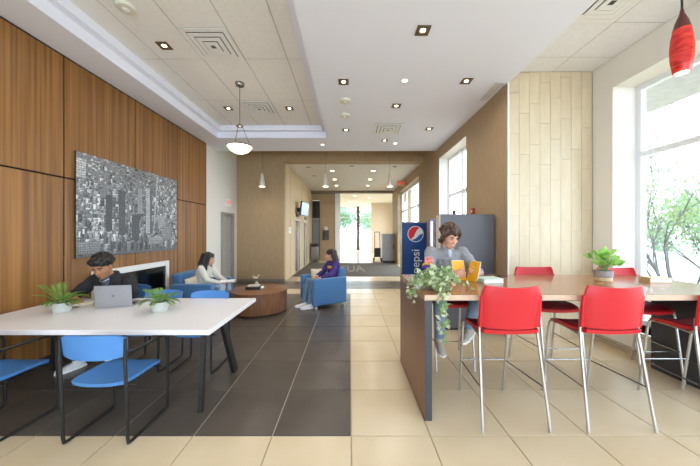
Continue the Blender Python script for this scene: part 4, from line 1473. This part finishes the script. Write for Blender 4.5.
hand(b, wrF, V(0.8, -0.5, -0.1), V(0, 0, -1), -1, 0.5, 0.95)
for h_, k_, a_ in ((hipN, knN, anN), (hipF, knF, anF)):
    b.limb([h_, k_, a_], [0.078, 0.05, 0.034])
pC = remesh(b, 'person', skinC, 0.007, 3)
tag(pC, 'person with long dark hair in a cream sweater seated in the left armchair', 'person')
face_parts(pC, hd, HM, HS, hairC, lipA)
crm = mat('cream_knit', 'd9d3c9', 0.9, var='cfc8bd', scale=20, bump=0.25, bump_scale=80)
b = MB()
torso_rings(b, pel - V(0, 0, 0.03), chest, neck, (0, -1, 0), [(0, .165, .12), (.25, .145, .11), (.5, .155, .13), (.75, .17, .11), (.9, .14, .09), (1.0, .07, .06)])
for s_, e_, w_ in ((shN, elN, wrN), (shF, elF, wrF)):
    b.limb([s_, s_.lerp(e_, .5), e_, e_.lerp(w_, .92)], [0.066, 0.062, 0.055, 0.042])
remesh(b, 'sweater', crm, 0.009, 4, pC, 0.018, 0.06)
ljean = mat('light_jeans', 'a9b9c8', 0.85, var='97a9ba', scale=8)
b = MB()
b.ell(pel, 0.13, 0.17, 0.09)
for h_, k_, a_ in ((hipN, knN, anN), (hipF, knF, anF)):
    b.limb([h_, k_, a_ + V(0, 0, 0.02)], [0.09, 0.068, 0.05])
remesh(b, 'trousers', ljean, 0.009, 4, pC)
shoe('shoe', wsh, pC, anN + V(0, 0, -0.01), (0.3, -1, 0))
shoe('shoe', wsh, pC, anF + V(0, 0, -0.01), (0.3, 1, 0))


def long_hair(b, c, M, s, ln, rnd, tips):
    b.ell(c + M @ (V(0, -0.02, 0.05) * s), 0.087 * s, 0.105 * s, 0.088 * s, M)
    for x0, y0 in tips:
        p = c + M @ (V(x0 * 0.8, y0, 0.075) * s)
        q = c + M @ (V(x0 * 1.12, y0 - 0.01, 0.0) * s)
        r = c + M @ (V(x0 * 1.2, y0 - 0.03, -0.10) * s) + V(rnd.uniform(-.01, .01), rnd.uniform(-.01, .01), 0)
        t = r + V(rnd.uniform(-.02, .02), rnd.uniform(-.02, .02), -ln * rnd.uniform(.7, 1.05))
        b.limb([p, q, r, r.lerp(t, .5), t], [0.036 * s, 0.036 * s, 0.034 * s, 0.028 * s, 0.012 * s])


b = MB()
long_hair(b, hd, HM, HS, 0.20, rnd, [(-.08, .02), (-.08, .04), (-.085, -.03), (-.07, -.07), (-.03, -.10), (.03, -.10), (.07, -.07), (.085, -.03), (.08, .03)])
remesh(b, 'hair', hairC, 0.007, 3, pC, 0.012, 0.03)
nb = thing('note_paper', 'white note papers lying on the lap of the person in cream', 'paper', (-2.43, 5.30, 0.615), R(20))
MB().bbox(-0.12, 0.16, -0.11, 0.11, 0, 0.018, 0.003, 1).obj('pad', M_paper, nb)
MB().box(-0.11, 0.15, -0.10, 0.10, 0.0185, 0.0195).obj('top_sheet', M_paper, nb)

# ---- person in purple in the second armchair; built in chair space, then turned
skinD = mat('skin_light_b', 'd2a083', 0.5, var='caa', scale=20) if False else mat('skin_light_b', 'd2a083', 0.5)
hairD = mat('hair_chestnut', '3e2a20', 0.5, var='2e1f18', scale=8, stretch=(8, 8, 1), bump=0.4, bump_scale=40)
RZ = Matrix.Rotation(R(-60), 3, 'Z')
CC = V(-0.60, 5.96, 0) + Matrix.Rotation(R(-60), 3, 'Z') @ V(0.06, 0.085, 0)
W_ = lambda x, y, z: CC + RZ @ V(x, y, z)
D_ = lambda x, y, z: RZ @ V(x, y, z)
pel, chest, neck = W_(0, 0.12, 0.52), W_(0, 0.16, 0.78), W_(0, 0.13, 0.965)
hd = W_(0.0, 0.07, 1.075)
HM = frame(D_(-0.35, -1, -0.08), (0, 0, 1))
HS = 1.06
shN, shF = W_(0.165, 0.14, 0.905), W_(-0.165, 0.14, 0.905)
elN, elF = W_(0.22, 0.0, 0.68), W_(-0.22, 0.0, 0.69)
wrN, wrF = W_(0.12, -0.19, 0.62), W_(-0.1, -0.19, 0.63)
hipN, hipF = W_(0.09, 0.10, 0.52), W_(-0.09, 0.10, 0.52)
knN, knF = W_(0.10, -0.40, 0.53), W_(-0.12, -0.40, 0.53)
anN, anF = W_(0.13, -0.47, 0.10), W_(-0.05, -0.52, 0.10)
b = MB()
head(b, hd, HM, HS)
b.limb([neck - V(0, 0, 0.05), hd + HM @ V(0, -0.03, -0.05)], [0.05, 0.048])
LT = RZ @ V(1, 0, 0)
torso_rings(b, pel, chest, neck, LT, [(0, .14, .10), (.25, .12, .09), (.5, .135, .1), (.8, .145, .085), (.95, .1, .065), (1.0, .05, .045)])
for s_, e_, w_ in ((shN, elN, wrN), (shF, elF, wrF)):
    b.limb([s_, e_, w_], [0.042, 0.034, 0.025])
hand(b, wrN, D_(-0.4, -0.9, -0.1), V(0, 0, -1), -1, 0.5, 0.98)
hand(b, wrF, D_(0.4, -0.9, -0.1), V(0, 0, -1), 1, 0.5, 0.98)
for h_, k_, a_ in ((hipN, knN, anN), (hipF, knF, anF)):
    b.limb([h_, k_, a_], [0.078, 0.05, 0.034])
pD = remesh(b, 'person', skinD, 0.007, 3)
tag(pD, 'person in a purple sweatshirt and jeans sitting in the right armchair', 'person')
face_parts(pD, hd, HM, HS, hairD, lipA)
prp = mat('purple_sweatshirt', '46307a', 0.85, var='3c2868', scale=14, bump=0.2, bump_scale=60)
b = MB()
torso_rings(b, pel - V(0, 0, 0.03), chest, neck, LT, [(0, .17, .125), (.25, .155, .12), (.5, .165, .135), (.75, .175, .115), (.9, .14, .09), (1.0, .07, .06)])
for s_, e_, w_ in ((shN, elN, wrN), (shF, elF, wrF)):
    b.limb([s_, s_.lerp(e_, .5), e_, e_.lerp(w_, .92)], [0.068, 0.066, 0.06, 0.045])
sw2 = remesh(b, 'sweatshirt', prp, 0.009, 4, pD, 0.018, 0.06)
ym = mat('gold_print', 'e0a92e', 0.7)
cf = chest + (RZ @ V(0.035, -0.105, 0.03))
MX = frame(RZ @ V(0, -1, 0.1), (0, 0, 1))
MB().ell(cf, 0.1, 0.066, 0.042, MX).obj('chest_print', ym, sw2, smooth=True)
b = MB()
b.ell(pel, 0.17, 0.15, 0.09, RZ)
for h_, k_, a_ in ((hipN, knN, anN), (hipF, knF, anF)):
    b.limb([h_, k_, a_ + V(0, 0, 0.02)], [0.09, 0.07, 0.052])
remesh(b, 'trousers', mat('grey_blue_jeans', '6c8196', 0.85, var='5d7389', scale=8), 0.009, 4, pD)
shoe('shoe', wsh, pD, anN + V(0, 0, -0.01), D_(-0.15, -1, 0))
shoe('shoe', wsh, pD, anF + V(0, 0, -0.01), D_(-0.15, -1, 0))
b = MB()
long_hair(b, hd, HM, HS, 0.16, rnd, [(-.085, -.03), (-.07, -.07), (-.03, -.10), (.03, -.10), (.07, -.07), (.085, -.03)])
remesh(b, 'hair', hairD, 0.007, 3, pD, 0.012, 0.03)


def cushion(label, loc, rot, s=0.2):
    t = thing('cushion', label, 'cushion', loc, 0)
    t.rotation_euler = rot
    n = 12
    b = MB()
    N = n + 1
    pt, pb = [], []
    for j in range(N):
        for i in range(N):
            u, v = i / n * 2 - 1, j / n * 2 - 1
            k = 1 - 0.08 * (1 - abs(u)) * abs(v) ** 3
            h = 0.055 * max((1 - u ** 4) * (1 - v ** 4), 0) ** 0.6 + 0.004
            x, z = u * s * (1 - 0.06 * (1 - v * v)), v * s * (1 - 0.06 * (1 - u * u))
            pt.append((x, -h, z + s))
            pb.append((x, h, z + s))
    fs2 = [(j * N + i, j * N + i + 1, (j + 1) * N + i + 1, (j + 1) * N + i) for j in range(n) for i in range(n)]
    b.add(pt, fs2).add(pb, [tuple(reversed(f)) for f in fs2])
    cm = b.obj('cover', mat('cream_cushion', 'd9cdb4', 0.9, var='cfc2a8', scale=30), t, smooth=True)
    rim = [i for i in range(N)] + [j * N + n for j in range(1, N)] + [n * N + i for i in range(n - 1, -1, -1)] + [j * N for j in range(n - 1, 0, -1)]
    MB().tube([((pt[k][0]), 0, pt[k][2]) for k in rim + rim[:1]], 0.006, n=6).obj('piping', mat('cream_piping', 'c4b697', 0.9), t)
    return t


cushion('cream cushion behind the person in the cream sweater', (-3.0, 5.16, 0.47), (0, R(-10), R(70)), 0.13)
_c = W_(-0.12, -0.10, 0.55)
cushion('cream cushion on the lap side of the person in purple', tuple(W_(-0.235, -0.12, 0.44)), (R(-8), 0, R(-60 + 75)), 0.16)

# ------------------------------------------------------------------ things on the white table
lp = thing('laptop', 'open silver laptop seen from behind on the white table', 'laptop', (-2.62, 3.0, tz), R(11))
alu = mat('laptop_silver', 'a9a8ab', 0.35, metal=0.5)
MB().bbox(-0.18, 0.18, 0.0, 0.26, 0.0, 0.016, 0.004, 1).obj('base', alu, lp)
MB().box(-0.16, 0.16, 0.06, 0.15, 0.0162, 0.018).obj('keyboard', M_black, lp)
ld = MB().bbox(-0.18, 0.18, -0.004, 0.004, 0.0, 0.235, 0.003, 1).obj('lid', alu, lp, loc=(0, -0.004, 0.014), rot=(R(5), 0, 0))
MB().box(-0.17, 0.17, 0.0041, 0.005, 0.01, 0.225).obj('screen', mat('screen_lit', '9fb2c6', 0.2, emit='b8cce0', emit_s=0.4), ld)
for i in range(2):
    for j in range(2):
        MB().box(-0.012 + i * 0.0125, -0.001 + i * 0.0125, -0.0048, -0.0041, 0.107 + j * 0.0125, 0.118 + j * 0.0125).obj('lid_emblem', mat('emblem_grey', '7c7c80', 0.3, metal=0.5), ld)
nbk = thing('notebook', 'open notebook under the writing hand on the white table', 'notebook', (-3.17, 3.12, tz), R(10))
MB().bbox(-0.16, 0.16, -0.1, 0.1, 0, 0.008, 0.002, 1).obj('pages', M_paper, nbk)
MB().box(-0.163, 0.163, -0.103, 0.103, 0, 0.002).obj('cover', M_dark, nbk)
pen = thing('pen', 'dark pen lying on the notebook edge', 'pen', (-3.08, 2.985, tz), R(12))
MB().tube([(-0.08, 0, 0.006), (0.06, 0, 0.006), (0.075, 0, 0.006)], [0.005, 0.005, 0.001], n=6).obj('barrel', M_black, pen)


def leaflet_frond(L, w, rnd, rise=0.9, droop=1.0, n=11):
    """one arching fern frond along +x: rib plus paired leaflets"""
    b = MB()
    pts = []
    for k in range(n + 1):
        t = k / n
        pts.append(V(L * t * (1 - 0.15 * t * droop), 0, L * (rise * t - droop * 0.75 * t * t)))
    b.tube(pts, [0.0022 * (1 - 0.7 * k / n) for k in range(n + 1)], n=4)
    for k in range(1, n + 1):
        t = k / n
        p = pts[k]
        d = (pts[k] - pts[k - 1]).normalized()
        ln = w * (0.45 + 1.0 * sin(pi * min(t * 0.95, 1)) ** 0.7) * (1.0 if t < 0.9 else 0.7)
        for s in (-1, 1):
            sd = (V(0, s, 0) * 0.9 + d * 0.65).normalized()
            up = V(0, 0, 1)
            a, c = p, p + sd * ln + up * ln * 0.12
            wv = d * ln * 0.24
            b.add([a, a.lerp(c, .5) + wv + up * 0.002, c, a.lerp(c, .5) - wv + up * 0.002], [(0, 1, 2, 3)])
    tip = pts[-1]
    return b


M_fern = leaf_mat('fern_green', '557a2c', '86a850', 12)
M_soil = mat('potting_soil', '2b2119', 0.95)


def fern(label, loc, seed, n=17):
    rnd = random.Random(seed)
    t = thing('potted_fern', label, 'plant', loc, 0, 'ferns on the white table')
    MB().lathe([(0.066, 0), (0.074, 0.008), (0.079, 0.09), (0.081, 0.10), (0.073, 0.10), (0.069, 0.088), (0.0, 0.086)], n=24, cap=False).obj('pot', mat('pale_stone_pot', 'cdccc4', 0.7, var='c2c1b8', scale=20), t, smooth=True)
    MB().lathe([(0.07, 0.084), (0.0, 0.09)], n=20, cap=False).obj('soil', M_soil, t)
    mes = [leaflet_frond(rnd.uniform(.16, .22), 0.036, rnd, rise=r_, droop=d_).mesh('frond', M_fern) for r_, d_ in ((1.1, .75), (0.9, 1.0), (0.7, .95), (0.5, .8), (1.45, .75))]
    for k in range(n):
        a = 2 * pi * k * 0.382 + rnd.uniform(-.2, .2)
        share('frond', mes[k % 5], (0.02 * cos(a), 0.02 * sin(a), 0.088), t, rot=(0, 0, a), scale=(rnd.uniform(.85, 1.1),) * 3)
    return t


fern('potted fern in a pale pot, left of the laptop', (-3.03, 2.84, tz), 2)
fern('potted fern in a pale pot, right of the laptop', (-2.02, 2.87, tz), 6)

# ------------------------------------------------------------------ things on the bar
# trailing variegated plant at the near left corner
M_ivy = leaf_mat('ivy_green', '6f9257', 'a9bd8a', 30)
M_ivyp = leaf_mat('ivy_pale', 'c4cfa2', 'dfe3c2', 30)
hv = thing('trailing_plant', 'leafy variegated plant trailing over the end of the bar', 'plant', (0.80, 2.52, bz))
MB().lathe([(0.055, 0), (0.075, 0.09), (0.078, 0.10), (0.068, 0.10), (0.06, 0.085), (0, 0.085)], n=20, cap=False).obj('pot', mat('grey_pot', '8d8a82', 0.7), hv, smooth=True)
rnd = random.Random(21)
stb, la, lb_ = MB(), MB(), MB()


def ivy_leaf(b, p, s, d=None):
    M = Euler((rnd.uniform(-.9, .9), rnd.uniform(-.9, .9), rnd.uniform(0, 6.3))).to_matrix()
    if rnd.random() < 0.6:
        M = Matrix.Rotation(R(65), 3, 'X') @ M
    o = [(0, -.5, 0), (.42, -.25, .06), (.36, .12, .03), (0, .62, -.05), (-.36, .12, .03), (-.42, -.25, .06)]
    b.add([p + M @ (V(*q) * s) for q in o], [(0, 1, 2, 3), (0, 3, 4, 5)])


def vine(pts, k, s=0.045):
    pts = [V(*p) for p in pts]
    stb.tube(pts, 0.0025, n=4)
    for i in range(k):
        t = i / k * (len(pts) - 1)
        a = int(t)
        p = pts[a].lerp(pts[min(a + 1, len(pts) - 1)], t - a)
        q = p + V(rnd.gauss(0, .014), rnd.gauss(0, .014), rnd.gauss(0, .012))
        ivy_leaf(la if rnd.random() < 0.55 else lb_, q, s * rnd.uniform(.7, 1.2))


for k in range(26):
    a = rnd.uniform(0, 2 * pi)
    r_ = rnd.uniform(.08, .2)
    h = rnd.uniform(.06, .18)
    q = (r_ * cos(a), r_ * sin(a), h)
    vine([(0, 0, .07), (r_ * .5 * cos(a), r_ * .5 * sin(a), h + .03), q, (q[0] * 1.15, q[1] * 1.15, max(h - .09, 0.02))], 13)
# streamers over the front edge and over the end panel
vine([(0, 0, .08), (-.05, -.15, .10), (-.06, -.255, .06), (-.055, -.27, -.06), (-.05, -.272, -.18), (-.055, -.275, -.33)], 26, 0.05)
vine([(0, 0, .08), (.0, -.16, .10), (-.01, -.262, .05), (.0, -.275, -.08), (-.012, -.275, -.22), (-.005, -.278, -.40)], 30, 0.05)
vine([(0, 0, .08), (-.03, -.16, .1), (-.035, -.262, .05), (-.03, -.272, -.05), (-.03, -.272, -.14)], 18, 0.05)
vine([(0, 0, .08), (-.12, .0, .10), (-.205, .02, .05), (-.215, .03, -.05), (-.215, .04, -.12)], 20, 0.045)
vine([(0, 0, .08), (-.12, .1, .10), (-.205, .14, .04), (-.215, .15, -.06), (-.212, .17, -.10)], 18, 0.045)
vine([(0, 0, .08), (-.12, -.08, .10), (-.205, -.1, .04), (-.215, -.1, -.04)], 14, 0.045)
vine([(0, 0, .08), (.15, -.02, .12), (.26, -.06, .05), (.33, -.08, .015)], 16, 0.045)
stb.obj('stems', mat('ivy_stem', '7f8a5e', 0.7), hv)
o1 = la.obj('green_leaves', M_ivy, hv)
o1['kind'] = 'stuff'
o2 = lb_.obj('pale_leaves', M_ivyp, hv)
o2['kind'] = 'stuff'
fl_ = MB()
for k in range(14):
    a = rnd.uniform(0, 6.28)
    e = rnd.uniform(-.5, 1.2)
    p = V(0.035 * cos(a) * cos(e), 0.035 * sin(a) * cos(e), 0.03 * sin(e))
    M = Euler((rnd.uniform(0, 6), rnd.uniform(0, 6), 0)).to_matrix()
    fl_.add([p + M @ V(*q) for q in ((-.02, 0, 0), (0, -.016, .006), (.02, 0, 0), (0, .016, .006))], [(0, 1, 2, 3)])
fl_.ell((0, 0, 0), 0.026, 0.026, 0.022)
fl_.obj('pink_bloom', mat('pink_petal', 'dd7f78', 0.6), hv, loc=(-0.03, 0.12, 0.245))
MB().tube([(0, 0, .08), (-0.02, .08, .17), (-0.03, .12, .235)], 0.003, n=5).obj('bloom_stem', mat('ivy_stem', '7f8a5e'), hv)

# small potted plant by the window
pp = thing('small_potted_plant', 'small leafy plant in a grey pot with a wooden base on the bar', 'plant', (2.74, 2.92, bz))
MB().lathe([(0.082, 0.0), (0.088, 0.006), (0.088, 0.04), (0.084, 0.045)], n=28).obj('wooden_base', mat('pale_wood', 'd0b58d', 0.6, var='c2a67c', scale=3, stretch=(10, 10, 1)), pp, smooth=True)
MB().lathe([(0.086, 0.0455), (0.094, 0.05), (0.096, 0.125), (0.088, 0.125), (0.085, 0.11), (0, 0.108)], n=28, cap=False).obj('pot', mat('grey_stone_pot', '98938c', 0.8, var='8a857e', scale=20), pp, smooth=True)
MB().lathe([(0.086, 0.106), (0.0, 0.115)], n=20, cap=False).obj('soil', M_soil, pp)
M_round = leaf_mat('fresh_leaf', '8aba52', 'b0d67a', 8)
rnd = random.Random(31)
lme = MB()
ol = [(0, 0, 0), (.34, .18, .03), (.45, .5, .04), (.30, .85, .02), (0, 1.05, -.04), (-.30, .85, .02), (-.45, .5, .04), (-.34, .18, .03), (0, .5, -.02)]
lme.add(ol, [(0, 1, 8), (1, 2, 8), (2, 3, 8), (3, 4, 8), (4, 5, 8), (5, 6, 8), (6, 7, 8), (7, 0, 8)])
lmesh = lme.mesh('leaf', M_round, True)
sbm = MB()
for k in range(60):
    a = rnd.uniform(0, 2 * pi)
    e = rnd.uniform(0.1, 1.45)
    r_ = rnd.uniform(.08, .17)
    p = V(r_ * cos(a) * cos(e), r_ * sin(a) * cos(e), 0.155 + r_ * 1.15 * sin(e))
    sbm.tube([(0.02 * cos(a), 0.02 * sin(a), 0.11), (p.x * .6, p.y * .6, p.z), tuple(p)], 0.002, n=4)
    share('leaf', lmesh, tuple(p), pp, rot=(rnd.uniform(.3, 1.5), rnd.uniform(-.7, .7), a - pi / 2 + rnd.uniform(-1.2, 1.2)), scale=(rnd.uniform(.065, .1),) * 3)
pp.scale = (0.86, 0.86, 0.92)
sbm.obj('stems', mat('green_stem', '86a45a', 0.7), pp)


def book(label, loc, rz, w, d, h, cm, name='book'):
    t = thing(name, label, 'book', loc, rz)
    c = mat(*cm)
    MB().box(-w / 2, w / 2, -d / 2, d / 2, 0, 0.004).box(-w / 2, w / 2, -d / 2, d / 2, h - 0.004, h).box(-w / 2, -w / 2 + 0.004, -d / 2, d / 2, 0.004, h - 0.004).obj('cover', c, t)
    MB().box(-w / 2 + 0.0045, w / 2 - 0.004, -d / 2 + 0.004, d / 2 - 0.004, 0.0045, h - 0.0045).obj('pages', M_paper, t)
    return t


book('thick white book with a pale green cover lying beside the reading person', (1.47, 2.86, bz), R(8), 0.22, 0.17, 0.045, ('mint_cover', 'b9cfc0', 0.5))
book('pale brown book lying on the bar near the window', (3.235, 2.86, bz), R(-4), 0.22, 0.12, 0.05, ('kraft_cover', 'c2a67c', 0.6))
phn = thing('phone', 'small black phone lying on the bar behind the white book', 'phone', (1.80, 3.20, bz), R(14))
MB().bbox(-0.05, 0.05, -0.035, 0.035, 0, 0.011, 0.003, 1).obj('case', M_black, phn)
MB().box(-0.045, 0.045, -0.03, 0.03, 0.0111, 0.012).obj('screen', mat('phone_screen', '1d2126', 0.1), phn)

# white blooms on the drum table
fv = thing('flower_vase', 'small vase of white flowers standing on the drum coffee table', 'flowers', (-1.95, 5.63, 0.434))
MB().lathe([(0.03, 0), (0.045, 0.03), (0.04, 0.08), (0.018, 0.12), (0.022, 0.13)], n=18, cap=True).obj('vase', mat('vase_glaze', 'b9b3a2', 0.25), fv, smooth=True)
rnd = random.Random(8)
wp_ = mat('white_petal', 'ece6da', 0.6)
for k in range(6):
    a = k * 1.05
    q = V(0.06 * cos(a) * (k > 0), 0.06 * sin(a) * (k > 0), 0.20 + rnd.uniform(-.01, .035))
    MB().tube([(0, 0, .12), tuple(q.lerp(V(0, 0, .16), .5)), tuple(q)], 0.002, n=4).obj('stem', mat('green_stem', '86a45a'), fv)
    fb_ = MB()
    for i in range(6):
        b_a = i * pi / 3
        d = V(cos(b_a), sin(b_a), .35)
        s_ = V(-sin(b_a), cos(b_a), 0) * 0.014
        fb_.add([V(0, 0, 0), d * 0.022 + s_, d * 0.042, d * 0.022 - s_], [(0, 1, 2, 3)])
    fb_.ell((0, 0, 0.004), 0.008, 0.008, 0.007)
    fb_.obj('bloom', wp_, fv, loc=tuple(q))
